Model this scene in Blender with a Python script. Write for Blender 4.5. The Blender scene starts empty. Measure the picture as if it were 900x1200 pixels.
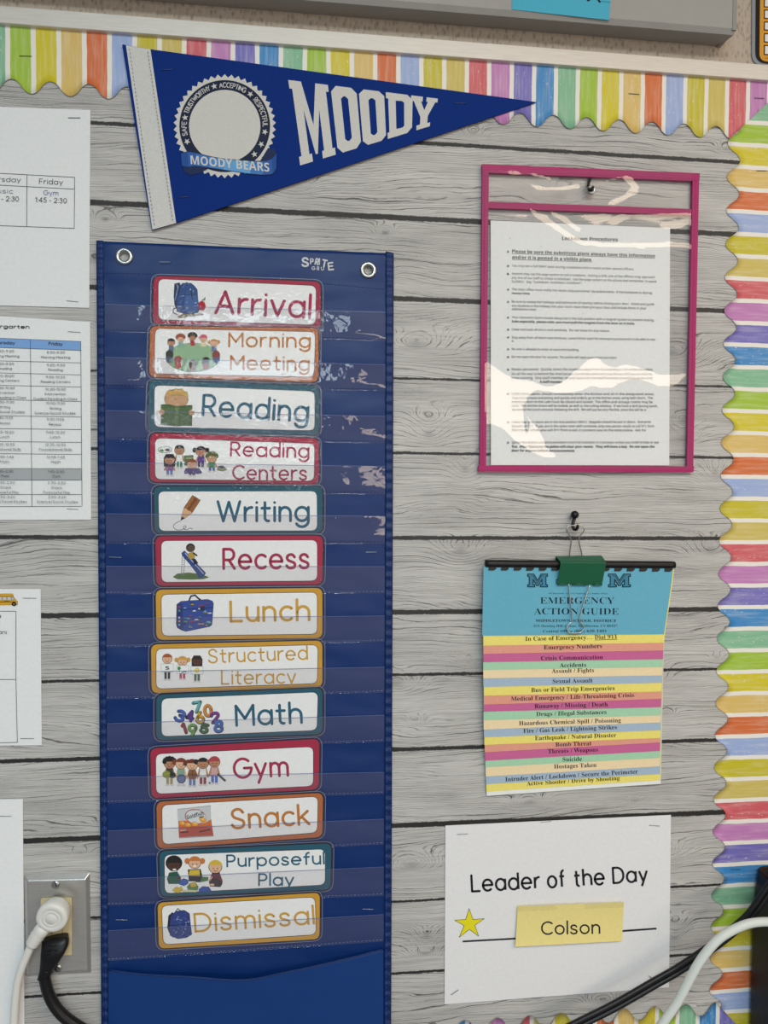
import bpy, bmesh, math, random
import numpy as np
from mathutils import Vector, Matrix, noise
from mathutils.geometry import tessellate_polygon

SC = bpy.context.scene
COL = SC.collection
PI = math.pi
random.seed(7)

# ------------------------------------------------------------------ camera
CAM_D = 0.826                                    # metres from lens to the board paper
F_PX = 850.0                                     # focal length for a 900 x 1200 frame
PITCH, ROLL, YAW = 0.02786947, -0.00869792, 0.10834585
_cy, _sy = math.cos(YAW), math.sin(YAW)
_cp, _sp = math.cos(PITCH), math.sin(PITCH)
_cr, _sr = math.cos(ROLL), math.sin(ROLL)
FWD = Vector((_sy*_cp, _cy*_cp, -_sp))
_r0 = Vector((_cy, -_sy, 0))
_d0 = FWD.cross(_r0)
RIGHT = _cr*_r0 + _sr*_d0
DOWN = -_sr*_r0 + _cr*_d0
camd = bpy.data.cameras.new('camera')
camd.sensor_fit = 'VERTICAL'
camd.sensor_height = 36.0
camd.lens = 36.0*F_PX/1200.0
camd.clip_start = 0.01
cam = bpy.data.objects.new('camera', camd)
m = Matrix((RIGHT, -DOWN, -FWD)).transposed().to_4x4()
m.translation = Vector((0, -CAM_D, 0))
cam.matrix_world = m
COL.objects.link(cam)
SC.camera = cam

# ------------------------------------------------------------------ light and exposure
SC.view_settings.view_transform = 'Standard'
SC.view_settings.look = 'None'
SC.view_settings.exposure = -0.48
SC.view_settings.gamma = 1.0
SC.view_settings.use_curve_mapping = False
wd = bpy.data.worlds.new('room_ambient')
SC.world = wd
wd.use_nodes = True
wd.node_tree.nodes['Background'].inputs[0].default_value = (0.95, 0.97, 1.0, 1)
wd.node_tree.nodes['Background'].inputs[1].default_value = 0.30

def area(name, loc, size, sizey, power, color, target=None):
    l = bpy.data.lights.new(name, 'AREA')
    l.shape = 'RECTANGLE'
    l.size, l.size_y, l.energy, l.color = size, sizey, power, color
    o = bpy.data.objects.new(name, l)
    o.location = loc
    if target is not None:
        o.rotation_euler = (Vector(target)-Vector(loc)).to_track_quat('-Z', 'Y').to_euler()
    COL.objects.link(o)
    return o
# ceiling troffer, cool daylight tubes, behind the photographer
area('cool_ceiling_light', (-0.18, -2.10, 1.10), 1.2, 0.6, 56, (0.70, 0.92, 1.0))
# ceiling troffer, warm tubes, to the right
area('warm_ceiling_light', (0.98, -1.62, 1.10), 1.8, 0.6, 36, (1.0, 0.80, 0.60))
# unseen lamps added for glare: wide warm for the sleeve film, cool for cards
area('warm_glare_light', (2.1, -4.6, -0.33), 3.0, 0.5, 50, (1.0, 0.82, 0.64), (2.1, 0, -0.33))
area('cool_glare_light', (-0.38, -4.6, 0.18), 1.0, 0.56, 20, (0.78, 0.93, 1.0), (-0.38, 0, 0.18))
# window side of the room, far right
area('warm_side_light', (2.3, -1.5, 0.55), 0.9, 0.9, 9, (1.0, 0.80, 0.62), (0.2, 0, 0))

# ------------------------------------------------------------------ pixel -> place on a plane parallel to the wall
def W(px, py, dep=0.0):
    v = (px-450.0)/F_PX*RIGHT + (py-600.0)/F_PX*DOWN + FWD
    t = (CAM_D-dep)/v.y
    return Vector((v.x*t, -dep, v.z*t))
def cr(x0, y0, s):
    return lambda x, y: (x0+x/s, y0+y/s)

# ------------------------------------------------------------------ materials
def lin(c):
    c /= 255.0
    return c/12.92 if c <= 0.04045 else ((c+0.055)/1.055)**2.4
def rgb(h):
    return (lin(int(h[0:2], 16)), lin(int(h[2:4], 16)), lin(int(h[4:6], 16)), 1.0)
_mats = {}
def mat(hexc, rough=0.65, metal=0.0, spec=0.3, tex=None):
    k = (hexc, rough, metal, spec, tex)
    if k in _mats: return _mats[k]
    mt = bpy.data.materials.new('paint_'+hexc)
    mt.use_nodes = True
    nt = mt.node_tree
    b = nt.nodes['Principled BSDF']
    b.inputs['Base Color'].default_value = rgb(hexc)
    b.inputs['Roughness'].default_value = rough
    b.inputs['Metallic'].default_value = metal
    b.inputs['Specular IOR Level'].default_value = spec
    if tex:
        kind, scale, amt, bump = tex
        tc = nt.nodes.new('ShaderNodeTexCoord')
        nz = nt.nodes.new('ShaderNodeTexNoise')
        nz.inputs['Scale'].default_value = scale
        nz.inputs['Detail'].default_value = 4
        if kind == 'brushed':
            mp = nt.nodes.new('ShaderNodeMapping')
            mp.inputs['Scale'].default_value = (0.05, 1, 1)
            nt.links.new(tc.outputs['Object'], mp.inputs[0]); nt.links.new(mp.outputs[0], nz.inputs['Vector'])
        else:
            nt.links.new(tc.outputs['Object'], nz.inputs['Vector'])
        mx = nt.nodes.new('ShaderNodeMix'); mx.data_type = 'RGBA'; mx.blend_type = 'MULTIPLY'
        mx.inputs['Factor'].default_value = 1.0
        rp = nt.nodes.new('ShaderNodeMapRange')
        rp.inputs['From Min'].default_value = 0.3; rp.inputs['From Max'].default_value = 0.7
        rp.inputs['To Min'].default_value = 1-amt; rp.inputs['To Max'].default_value = 1.0
        nt.links.new(nz.outputs['Fac'], rp.inputs['Value'])
        mx.inputs['A'].default_value = rgb(hexc)
        nt.links.new(rp.outputs[0], mx.inputs['B'])
        nt.links.new(mx.outputs['Result'], b.inputs['Base Color'])
        if bump:
            bp = nt.nodes.new('ShaderNodeBump')
            bp.inputs['Strength'].default_value = bump; bp.inputs['Distance'].default_value = 0.001
            nt.links.new(nz.outputs['Fac'], bp.inputs['Height'])
            nt.links.new(bp.outputs[0], b.inputs['Normal'])
    _mats[k] = mt
    return mt
def paper(h): return mat(h, 0.7, 0, 0.25, ('noise', 260, 0.05, 0.06))
def ink(h): return mat(h, 0.6, 0, 0.25)
def fabric(h): return mat(h, 0.55, 0, 0.35, ('noise', 900, 0.22, 0.25))
STEEL = mat('b9bbb8', 0.28, 1.0)
BLACKP = mat('0e0e11', 0.4, 0, 0.38)

def film_mat(name, haze, bump_scale, bump_str, tint=(1, 1, 1, 1), rough=0.03, ior=1.46, hazecol=(0.8, 0.8, 0.82, 1), gain=1.0):
    mt = bpy.data.materials.new(name); mt.use_nodes = True
    nt = mt.node_tree; nt.nodes.clear()
    N = nt.nodes.new; L = nt.links.new
    out = N('ShaderNodeOutputMaterial'); tr = N('ShaderNodeBsdfTransparent'); df = N('ShaderNodeBsdfDiffuse')
    gl = N('ShaderNodeBsdfGlossy'); fr = N('ShaderNodeLayerWeight'); m1 = N('ShaderNodeMixShader'); m2 = N('ShaderNodeMixShader')
    tr.inputs[0].default_value = tint; df.inputs[0].default_value = hazecol
    gl.inputs['Roughness'].default_value = rough; fr.inputs[0].default_value = .5
    F0 = ((ior-1)/(ior+1))**2
    pw = N('ShaderNodeMath'); pw.operation = 'POWER'; pw.inputs[1].default_value = 5; L(fr.outputs['Facing'], pw.inputs[0])
    sc_ = N('ShaderNodeMath'); sc_.operation = 'MULTIPLY_ADD'; sc_.inputs[1].default_value = 1-F0; sc_.inputs[2].default_value = F0; L(pw.outputs[0], sc_.inputs[0])
    m1.inputs[0].default_value = haze
    L(tr.outputs[0], m1.inputs[1]); L(df.outputs[0], m1.inputs[2])
    mul = N('ShaderNodeMath'); mul.operation = 'MULTIPLY'; mul.inputs[1].default_value = gain; mul.use_clamp = True
    L(sc_.outputs[0], mul.inputs[0])
    L(mul.outputs[0], m2.inputs[0]); L(m1.outputs[0], m2.inputs[1]); L(gl.outputs[0], m2.inputs[2])
    L(m2.outputs[0], out.inputs[0])
    if bump_str:
        tc = N('ShaderNodeTexCoord'); nz = N('ShaderNodeTexNoise'); bp = N('ShaderNodeBump')
        nz.inputs['Scale'].default_value = bump_scale; nz.inputs['Detail'].default_value = 3
        bp.inputs['Strength'].default_value = bump_str; bp.inputs['Distance'].default_value = 0.002
        L(tc.outputs['Object'], nz.inputs['Vector']); L(nz.outputs['Fac'], bp.inputs['Height'])
        L(bp.outputs[0], gl.inputs['Normal']); L(bp.outputs[0], fr.inputs['Normal'])
    return mt

# ------------------------------------------------------------------ objects
def thing(name, label, cat, loc, group=None):
    o = bpy.data.objects.new(name, None)
    o.empty_display_size = 0.02
    o.location = loc
    o['label'] = label; o['category'] = cat
    if group: o['group'] = group
    COL.objects.link(o)
    return o
def tag(o, label, cat, group=None):
    o['label'] = label; o['category'] = cat
    if group: o['group'] = group
    return o

class MB:
    """collects flat prints, sheets, tubes in world space, links them as one mesh"""
    def __init__(s, dep=0.0):
        s.v = []; s.f = []; s.mi = []; s.mats = []; s.uv = None; s.smooth = False
        s.dep = dep if callable(dep) else (lambda x, y, d=dep: d)
        s.z = 0.0; s.step = 1.5e-5
    def m(s, mt):
        if mt not in s.mats: s.mats.append(mt)
        return s.mats.index(mt)
    def P(s, x, y, off=0.0):
        return W(x, y, s.dep(x, y)+s.z+off)
    def faces(s, verts, faces, mt):
        n = len(s.v); i = s.m(mt)
        s.v += verts
        for f in faces:
            s.f.append(tuple(n+k for k in f)); s.mi.append(i)
    def poly(s, pts, mt, lift=True):
        if lift: s.z += s.step
        tri = tessellate_polygon([[Vector((p[0], p[1], 0)) for p in pts]])
        s.faces([s.P(*p) for p in pts], tri, mt)
    def ring(s, outer, inner, mt):
        n = len(outer)
        s.z += s.step
        s.faces([s.P(*p) for p in outer]+[s.P(*p) for p in inner], [(i, (i+1) % n, n+(i+1) % n, n+i) for i in range(n)], mt)
    def ell(s, x, y, rx, ry, mt, rot=0, a0=0, a1=360, n=20, tr=None):
        pts = []
        full = (a1-a0) >= 360
        for i in range(n if full else n+1):
            a = math.radians(a0+(a1-a0)*i/n)
            dx, dy = rx*math.cos(a), -ry*math.sin(a)
            c, q = math.cos(math.radians(rot)), math.sin(math.radians(rot))
            p = (x+dx*c+dy*q, y-dx*q+dy*c)
            pts.append(tr(*p) if tr else p)
        s.poly(pts, mt)
    def stroke(s, pts, w, mt, caps=True, lift=True):
        if lift: s.z += s.step
        n = len(pts)
        for i in range(1, n-1):
            a, p, b = pts[i-1], pts[i], pts[i+1]
            e = Vector((p[0]-a[0], p[1]-a[1])); f = Vector((b[0]-p[0], b[1]-p[1]))
            if e.length > 1e-9 and f.length > 1e-9 and e.normalized().dot(f.normalized()) < .62:
                s.stroke(pts[:i+1], w, mt, True, False); s.stroke(pts[i:], w, mt, True, False)
                return
        if n == 1:
            s.poly([(pts[0][0]+w/2*math.cos(a*PI/5), pts[0][1]+w/2*math.sin(a*PI/5)) for a in range(10)], mt, False); return
        L, R = [], []
        for i, p in enumerate(pts):
            a = pts[max(i-1, 0)]; b = pts[min(i+1, n-1)]
            d = Vector((b[0]-a[0], b[1]-a[1]))
            if d.length < 1e-9: d = Vector((1, 0))
            d.normalize()
            k = 1.0
            if 0 < i < n-1:
                e = Vector((p[0]-a[0], p[1]-a[1]))
                if e.length > 1e-9:
                    e.normalize(); k = 1/max(0.6, abs(e.dot(d)))
            q = Vector((-d.y, d.x))*w/2*k
            L.append((p[0]+q.x, p[1]+q.y)); R.append((p[0]-q.x, p[1]-q.y))
        s.faces([s.P(*p) for p in L]+[s.P(*p) for p in R], [(i, i+1, n+i+1, n+i) for i in range(n-1)], mt)
        if caps:
            for p in (pts[0], pts[-1]):
                s.faces([s.P(p[0]+w/2*math.cos(a*PI/5), p[1]+w/2*math.sin(a*PI/5)) for a in range(10)], [tuple(range(10))], mt)
    def sheet(s, q, mt, nx=1, ny=1, thick=0.0004, hole=None, back=None):
        """bilinear quad TL,TR,BR,BL in photo pixels on its depth function, with thickness behind it"""
        TL, TR, BR, BL = [Vector(p) for p in q]
        g = []
        for j in range(ny+1):
            for i in range(nx+1):
                u, v = i/nx, j/ny
                g.append((TL*(1-u)+TR*u)*(1-v)+(BL*(1-u)+BR*u)*v)
        fr = [s.P(p.x, p.y) for p in g]
        n = len(g)
        bk = [p+Vector((0, thick, 0)) for p in fr]
        fs = []
        for j in range(ny):
            for i in range(nx):
                a = j*(nx+1)+i
                if hole and hole((g[a]+g[a+nx+2])/2): continue
                fs.append((a, a+nx+1, a+nx+2, a+1))
                fs.append((n+a, n+a+1, n+a+nx+2, n+a+nx+1))
        rim = [i for i in range(nx+1)]+[j*(nx+1)+nx for j in range(1, ny+1)]+[ny*(nx+1)+i for i in range(nx-1, -1, -1)]+[j*(nx+1) for j in range(ny-1, 0, -1)]
        for k in range(len(rim)):
            a, b = rim[k], rim[(k+1) % len(rim)]
            fs.append((a, b, n+b, n+a))
        s.faces(fr+bk, fs, mt)
    def slab(s, pts, mt, thick):
        """outline in photo pixels at its depth, extruded back towards the wall"""
        n = len(pts)
        a = [s.P(*p) for p in pts]; b = [p+Vector((0, thick, 0)) for p in a]
        tri = tessellate_polygon([[Vector((p[0], p[1], 0)) for p in pts]])
        s.faces(a+b, list(tri)+[tuple(n+k for k in reversed(t)) for t in tri]+[(i, (i+1) % n, n+(i+1) % n, n+i) for i in range(n)], mt)
    def tube(s, path, rad, mt, seg=10, cap=True, flat=1.0):
        n = len(path); path = [Vector(p) for p in path]
        rad = rad if isinstance(rad, (list, tuple)) else [rad]*n
        vs = []; up = None
        for i, p in enumerate(path):
            t = (path[min(i+1, n-1)]-path[max(i-1, 0)]).normalized()
            if up is None:
                up = Vector((0, -1, 0)) if abs(t.y) < 0.9 else Vector((1, 0, 0))
            up = (up-t*up.dot(t)).normalized()
            sd = t.cross(up)
            for k in range(seg):
                a = 2*PI*k/seg
                vs.append(p+(sd*math.cos(a)+up*math.sin(a)*flat)*rad[i])
        fs = [(i*seg+k, i*seg+(k+1) % seg, (i+1)*seg+(k+1) % seg, (i+1)*seg+k) for i in range(n-1) for k in range(seg)]
        if cap: fs += [tuple(range(seg-1, -1, -1)), tuple(range((n-1)*seg, n*seg))]
        s.faces(vs, fs, mt)
    def lathe(s, c, prof, mt, seg=28):
        """profile of (radius, distance towards the viewer) about an axis square to the wall"""
        c = Vector(c); vs = []
        for r, h in prof:
            for k in range(seg):
                a = 2*PI*k/seg
                vs.append(c+Vector((r*math.cos(a), -h, r*math.sin(a))))
        n = len(prof)
        fs = [(i*seg+k, i*seg+(k+1) % seg, (i+1)*seg+(k+1) % seg, (i+1)*seg+k) for i in range(n-1) for k in range(seg)]
        if prof[-1][0] > 1e-6: fs.append(tuple(range((n-1)*seg, n*seg)))
        s.faces(vs, fs, mt)
    def box(s, a, b, mt):
        x0, y0, z0 = a; x1, y1, z1 = b
        v = [Vector((x, y, z)) for x in (x0, x1) for y in (y0, y1) for z in (z0, z1)]
        s.faces(v, [(0, 1, 3, 2), (4, 6, 7, 5), (0, 4, 5, 1), (2, 3, 7, 6), (0, 2, 6, 4), (1, 5, 7, 3)], mt)
    def build(s, name, parent=None, smooth=None, bevel=None, fix=True):
        me = bpy.data.meshes.new(name)
        off = Vector(parent_world(parent)) if parent else Vector((0, 0, 0))
        me.from_pydata([tuple(p-off) for p in s.v], [], s.f)
        for mt in s.mats: me.materials.append(mt)
        me.polygons.foreach_set('material_index', s.mi)
        sm = s.smooth if smooth is None else smooth
        if sm: me.polygons.foreach_set('use_smooth', [True]*len(me.polygons))
        if s.uv:
            for nm, fn in s.uv.items():
                lay = me.uv_layers.new(name=nm)
                for pl in me.polygons:
                    for li in pl.loop_indices:
                        lay.data[li].uv = fn(s.v[me.loops[li].vertex_index], pl)
        me.update()
        if fix == 'recalc':
            bm = bmesh.new(); bm.from_mesh(me); bmesh.ops.recalc_face_normals(bm, faces=bm.faces); bm.to_mesh(me); bm.free()
        o = bpy.data.objects.new(name, me)
        COL.objects.link(o)
        if parent: o.parent = parent
        if bevel:
            md = o.modifiers.new('bevel', 'BEVEL'); md.width = bevel; md.segments = 2; md.limit_method = 'ANGLE'
        return o
def parent_world(o):
    v = Vector(o.location)
    while o.parent: o = o.parent; v += o.location
    return v
def rootat(mb, name, label, cat, group=None):
    """a thing that is one mesh: origin moved to its middle"""
    c = sum(mb.v, Vector())/len(mb.v)
    mb.v = [p-c for p in mb.v]
    o = mb.build(name)
    o.location = c
    return tag(o, label, cat, group)

# ------------------------------------------------------------------ lettering drawn with a round pen
def arc(cx, cy, rx, ry, a0, a1, n=14):
    return [(cx+rx*math.cos(math.radians(a0+(a1-a0)*i/n)), cy+ry*math.sin(math.radians(a0+(a1-a0)*i/n))) for i in range(n+1)]
def spl(pts, n=6):
    out = []
    for i in range(len(pts)-1):
        p0, p1, p2, p3 = pts[max(i-1, 0)], pts[i], pts[i+1], pts[min(i+2, len(pts)-1)]
        for k in range(n):
            t = k/n
            out.append(tuple(0.5*(2*p1[c]+(p2[c]-p0[c])*t+(2*p0[c]-5*p1[c]+4*p2[c]-p3[c])*t*t+(3*p1[c]-p0[c]-3*p2[c]+p3[c])*t**3) for c in (0, 1)))
    return out+[tuple(pts[-1])]
O_ = arc(.25, .25, .25, .25, 0, 360, 24)
SS = lambda w, h: spl([(w*.93, h*.82), (w*.72, h*.97), (w*.42, h), (w*.12, h*.9), (w*.06, h*.72), (w*.22, h*.57), (w*.55, h*.48), (w*.88, h*.38), (w*.97, h*.22), (w*.84, h*.06), (w*.5, 0), (w*.2, h*.04), (0, h*.18)])
c_ = .72
G = {
 'a': (.5, [O_, [(.5, .5), (.5, 0)]]), 'b': (.5, [O_, [(0, .75), (0, 0)]]), 'c': (.42, [arc(.25, .25, .25, .25, 48, 312)]),
 'd': (.5, [O_, [(.5, .75), (.5, 0)]]), 'e': (.5, [[(0, .25), (.5, .25)]+arc(.25, .25, .25, .25, 0, 312, 22)[1:]]),
 'f': (.3, [arc(.26, .58, .14, .15, 80, 180, 8)+[(.12, 0)], [(0, .47), (.28, .47)]]),
 'g': (.5, [O_, [(.5, .5), (.5, 0)]+arc(.25, 0, .25, .22, 0, -150, 12)]),
 'h': (.44, [[(0, .75), (0, 0)], [(0, .28)]+arc(.22, .28, .22, .22, 180, 0, 12)+[(.44, 0)]]),
 'i': (.0, [[(0, .5), (0, 0)], [(0, .68)]]), 'j': (.1, [[(.1, .5), (.1, -.1)]+arc(0, -.1, .1, .1, 0, -90, 6), [(.1, .68)]]),
 'k': (.4, [[(0, .75), (0, 0)], [(.36, .5), (0, .2)], [(.12, .3), (.4, 0)]]), 'l': (.0, [[(0, .75), (0, 0)]]),
 'm': (.7, [[(0, .5), (0, 0)], [(0, .3)]+arc(.175, .325, .175, .175, 180, 0, 10)+[(.35, 0)], [(.35, .3)]+arc(.525, .325, .175, .175, 180, 0, 10)+[(.7, 0)]]),
 'n': (.42, [[(0, .5), (0, 0)], [(0, .28)]+arc(.21, .29, .21, .21, 180, 0, 12)+[(.42, 0)]]), 'o': (.5, [O_]),
 'p': (.5, [O_, [(0, .5), (0, -.22)]]), 'q': (.5, [O_, [(.5, .5), (.5, -.22)]]),
 'r': (.26, [[(0, .5), (0, 0)], [(0, .25)]+arc(.25, .25, .25, .25, 180, 85, 8)]), 's': (.36, [SS(.36, .5)]),
 't': (.3, [[(.12, .68), (.12, .12)]+arc(.24, .12, .12, .12, 180, 285, 6), [(0, .47), (.3, .47)]]),
 'u': (.42, [[(0, .5)]+arc(.21, .21, .21, .21, 180, 360, 12)+[(.42, .5)], [(.42, .5), (.42, 0)]]),
 'v': (.44, [[(0, .5), (.22, 0), (.44, .5)]]), 'w': (.66, [[(0, .5), (.165, 0), (.33, .48), (.495, 0), (.66, .5)]]),
 'x': (.4, [[(0, .5), (.4, 0)], [(.4, .5), (0, 0)]]), 'y': (.44, [[(0, .5), (.22, 0)], [(.44, .5), (.22, 0), (.12, -.22)]]),
 'z': (.38, [[(0, .5), (.38, .5), (0, 0), (.38, 0)]]),
 'A': (.6, [[(0, 0), (.3, c_), (.6, 0)], [(.11, .24), (.49, .24)]]),
 'B': (.44, [[(.24, .38), (0, .38), (0, 0), (.25, 0)]+arc(.25, .19, .19, .19, -90, 90, 10), [(0, .38), (0, c_), (.23, c_)]+arc(.23, .55, .17, .17, 90, -90, 10)]),
 'C': (.6, [arc(.36, .36, .36, .36, 48, 312, 22)]),
 'D': (.58, [[(0, 0), (0, c_), (.22, c_)]+arc(.22, .36, .36, .36, 90, -90, 16)+[(0, 0)]]),
 'E': (.42, [[(.42, c_), (0, c_), (0, 0), (.42, 0)], [(0, .37), (.38, .37)]]), 'F': (.42, [[(.42, c_), (0, c_), (0, 0)], [(0, .37), (.36, .37)]]),
 'G': (.68, [arc(.36, .36, .36, .36, 48, 360, 24), [(.72, .36), (.42, .36)]]),
 'H': (.54, [[(0, c_), (0, 0)], [(.54, c_), (.54, 0)], [(0, .37), (.54, .37)]]), 'I': (.0, [[(0, c_), (0, 0)]]),
 'J': (.34, [[(.34, c_), (.34, .17)]+arc(.17, .17, .17, .17, 0, -160, 10)]), 'K': (.5, [[(0, c_), (0, 0)], [(.48, c_), (0, .28)], [(.16, .42), (.5, 0)]]),
 'L': (.4, [[(0, c_), (0, 0), (.4, 0)]]), 'M': (.66, [[(0, 0), (0, c_), (.33, .24), (.66, c_), (.66, 0)]]),
 'N': (.54, [[(0, 0), (0, c_), (.54, 0), (.54, c_)]]), 'O': (.72, [arc(.36, .36, .36, .36, 0, 360, 28)]),
 'P': (.44, [[(0, 0), (0, c_), (.24, c_)]+arc(.24, .52, .2, .2, 90, -90, 12)+[(0, .32)]]),
 'Q': (.72, [arc(.36, .36, .36, .36, 0, 360, 28), [(.46, .2), (.68, 0)]]),
 'R': (.46, [[(0, 0), (0, c_), (.24, c_)]+arc(.24, .52, .2, .2, 90, -90, 12)+[(0, .32)], [(.22, .32), (.46, 0)]]),
 'S': (.48, [SS(.48, c_)]), 'T': (.54, [[(0, c_), (.54, c_)], [(.27, c_), (.27, 0)]]),
 'U': (.52, [[(0, c_), (0, .26)]+arc(.26, .26, .26, .26, 180, 360, 14)+[(.52, c_)]]), 'V': (.58, [[(0, c_), (.29, 0), (.58, c_)]]),
 'W': (.86, [[(0, c_), (.21, 0), (.43, .7), (.65, 0), (.86, c_)]]), 'X': (.5, [[(0, c_), (.5, 0)], [(.5, c_), (0, 0)]]),
 'Y': (.54, [[(0, c_), (.27, .34), (.54, c_)], [(.27, .34), (.27, 0)]]), 'Z': (.5, [[(0, c_), (.5, c_), (0, 0), (.5, 0)]]),
 '0': (.46, [arc(.23, .36, .23, .36, 0, 360, 24)]), '1': (.16, [[(0, .6), (.16, c_), (.16, 0)]]),
 '2': (.44, [spl([(0, .55), (.07, .68), (.22, c_), (.38, .66), (.42, .5), (.33, .34), (0, 0)])+[(.44, 0)]]),
 '3': (.42, [spl([(.02, .62), (.2, c_), (.38, .62), (.36, .46), (.18, .4), (.38, .32), (.42, .17), (.3, .03), (.14, 0), (0, .1)])]),
 '4': (.5, [[(.36, 0), (.36, c_), (0, .2), (.5, .2)]]), '5': (.42, [[(.38, c_), (.07, c_), (.03, .42)]+arc(.19, .23, .22, .22, 125, -150, 16)]),
 '6': (.44, [arc(.22, .22, .22, .22, 0, 360, 18), [(.03, .32), (.28, c_)]]), '7': (.42, [[(0, c_), (.42, c_), (.12, 0)]]),
 '8': (.42, [arc(.21, .2, .21, .2, 0, 360, 18), arc(.21, .55, .17, .17, 0, 360, 18)]), '9': (.44, [arc(.22, .5, .22, .22, 0, 360, 18), [(.41, .4), (.16, 0)]]),
 '-': (.22, [[(0, .26), (.22, .26)]]), ':': (.0, [[(0, .06)], [(0, .42)]]), '.': (.0, [[(0, 0)]]), '/': (.34, [[(0, -.08), (.34, .78)]]), ',': (.04, [[(.04, .02), (0, -.12)]]),
}
def pen_layout(s, gap):
    x = 0; out = []
    for ch in s:
        if ch == ' ': x += .3; continue
        w, st = G[ch]
        for k in st: out.append([(p[0]+x, p[1]) for p in k])
        x += w+gap
    return out, x-gap
def pen(mb, s, p0, p1, cap, mt, weight=.09, gap=.2, tr=None, caps=True):
    """text from p0 to p1 along the baseline (photo pixels), capitals `cap` pixels tall"""
    if tr: p0, p1 = tr(*p0), tr(*p1)
    st, w = pen_layout(s, gap)
    d = Vector((p1[0]-p0[0], p1[1]-p0[1]))
    ex = d/w
    ey = Vector((d.y, -d.x)).normalized()*cap/c_
    wd_ = weight*cap/c_
    mb.z += 2e-5
    for k in st:
        mb.z += 1.5e-6
        mb.stroke([(p0[0]+ex.x*a+ey.x*b, p0[1]+ex.y*a+ey.y*b) for a, b in k], wd_, mt, caps, False)

# ------------------------------------------------------------------ printed type (built-in font)
def bold_serif(s):
    r = ''
    for ch in s:
        if 'A' <= ch <= 'Z': r += chr(0x1D400+ord(ch)-65)
        elif 'a' <= ch <= 'z': r += chr(0x1D41A+ord(ch)-97)
        elif '0' <= ch <= '9': r += chr(0x1D7CE+ord(ch)-48)
        else: r += ch
    return r
def sans(s, bold=False):
    r = ''
    A, a, n = (0x1D5D4, 0x1D5EE, 0x1D7EC) if bold else (0x1D5A0, 0x1D5BA, 0x1D7E2)
    for ch in s:
        if 'A' <= ch <= 'Z': r += chr(A+ord(ch)-65)
        elif 'a' <= ch <= 'z': r += chr(a+ord(ch)-97)
        elif '0' <= ch <= '9': r += chr(n+ord(ch)-48)
        else: r += ch
    return r
_tc = {}
def type_mesh(s, off=0.0):
    if (s, off) in _tc: return _tc[(s, off)]
    cu = bpy.data.curves.new('type', 'FONT'); cu.body = s; cu.size = 1; cu.resolution_u = 2; cu.offset = off
    o = bpy.data.objects.new('type', cu)
    me = bpy.data.meshes.new_from_object(o)
    v = [(p.co.x, p.co.y) for p in me.vertices]; f = [tuple(p.vertices) for p in me.polygons]
    bpy.data.objects.remove(o); bpy.data.curves.remove(cu); bpy.data.meshes.remove(me)
    _tc[(s, off)] = (v, f)
    return v, f
_caph = {}
def type_on(mb, s, p0, p1, cap, mt, tr=None, style='H', under=False, off=0.0):
    if tr: p0, p1 = tr(*p0), tr(*p1)
    v, f = type_mesh(s, off)
    if not v: return
    if style not in _caph: _caph[style] = max(p[1] for p in type_mesh(style)[0])
    x0 = min(p[0] for p in v); x1 = max(p[0] for p in v)
    d = Vector((p1[0]-p0[0], p1[1]-p0[1])); ex = d/(x1-x0); ey = Vector((d.y, -d.x)).normalized()*cap/_caph[style]
    mb.z += 2e-5
    mb.faces([mb.P(p0[0]+ex.x*(a-x0)+ey.x*b, p0[1]+ex.y*(a-x0)+ey.y*b) for a, b in v], f, mt)
    if under:
        n = Vector((-d.y, d.x)).normalized()*cap*.22
        mb.stroke([(p0[0]+n.x, p0[1]+n.y), (p1[0]+n.x, p1[1]+n.y)], cap*.12, mt, False)
def rrect(q, r, n=5, tr=None):
    """rounded corners for a quad TL,TR,BR,BL"""
    q = [Vector(tr(*p) if tr else p) for p in q]
    out = []
    for i in range(4):
        c = q[i]; a = (q[i-1]-c); b = (q[(i+1) % 4]-c)
        a = c+a.normalized()*min(r, a.length/2); b = c+b.normalized()*min(r, b.length/2)
        for k in range(n+1):
            t = k/n
            p = a*(1-t)**2+c*2*t*(1-t)+b*t*t
            out.append((p.x, p.y))
    return out

# ================================================================== SETTING
def solve_depth(px, py, x):
    a, b = -0.02, 0.3
    for _ in range(50):
        c = (a+b)/2
        if W(px, py, c).x > x: a = c
        else: b = c
    return c
WALL_Y = 0.014
def node_mat(name):
    mt = bpy.data.materials.new(name); mt.use_nodes = True
    nt = mt.node_tree
    return mt, nt, nt.nodes['Principled BSDF']
# rough painted block wall above the board
wm, nt, b = node_mat('rough_painted_wall')
tc = nt.nodes.new('ShaderNodeTexCoord')
n1 = nt.nodes.new('ShaderNodeTexNoise'); n1.inputs['Scale'].default_value = 90; n1.inputs['Detail'].default_value = 8; n1.inputs['Roughness'].default_value = .7
n2 = nt.nodes.new('ShaderNodeTexVoronoi'); n2.inputs['Scale'].default_value = 150
mp = nt.nodes.new('ShaderNodeMapping'); mp.inputs['Scale'].default_value = (1.6, 1, .8)
nt.links.new(tc.outputs['Object'], mp.inputs[0])
nt.links.new(mp.outputs[0], n1.inputs['Vector']); nt.links.new(mp.outputs[0], n2.inputs['Vector'])
ad = nt.nodes.new('ShaderNodeMath'); ad.operation = 'ADD'
nt.links.new(n1.outputs['Fac'], ad.inputs[0]); nt.links.new(n2.outputs['Distance'], ad.inputs[1])
rp = nt.nodes.new('ShaderNodeValToRGB')
rp.color_ramp.elements[0].position = .42; rp.color_ramp.elements[0].color = rgb('8d8073')
rp.color_ramp.elements[1].position = 1.2; rp.color_ramp.elements[1].color = rgb('bcae9e')
nt.links.new(ad.outputs[0], rp.inputs[0]); nt.links.new(rp.outputs[0], b.inputs['Base Color'])
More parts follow.
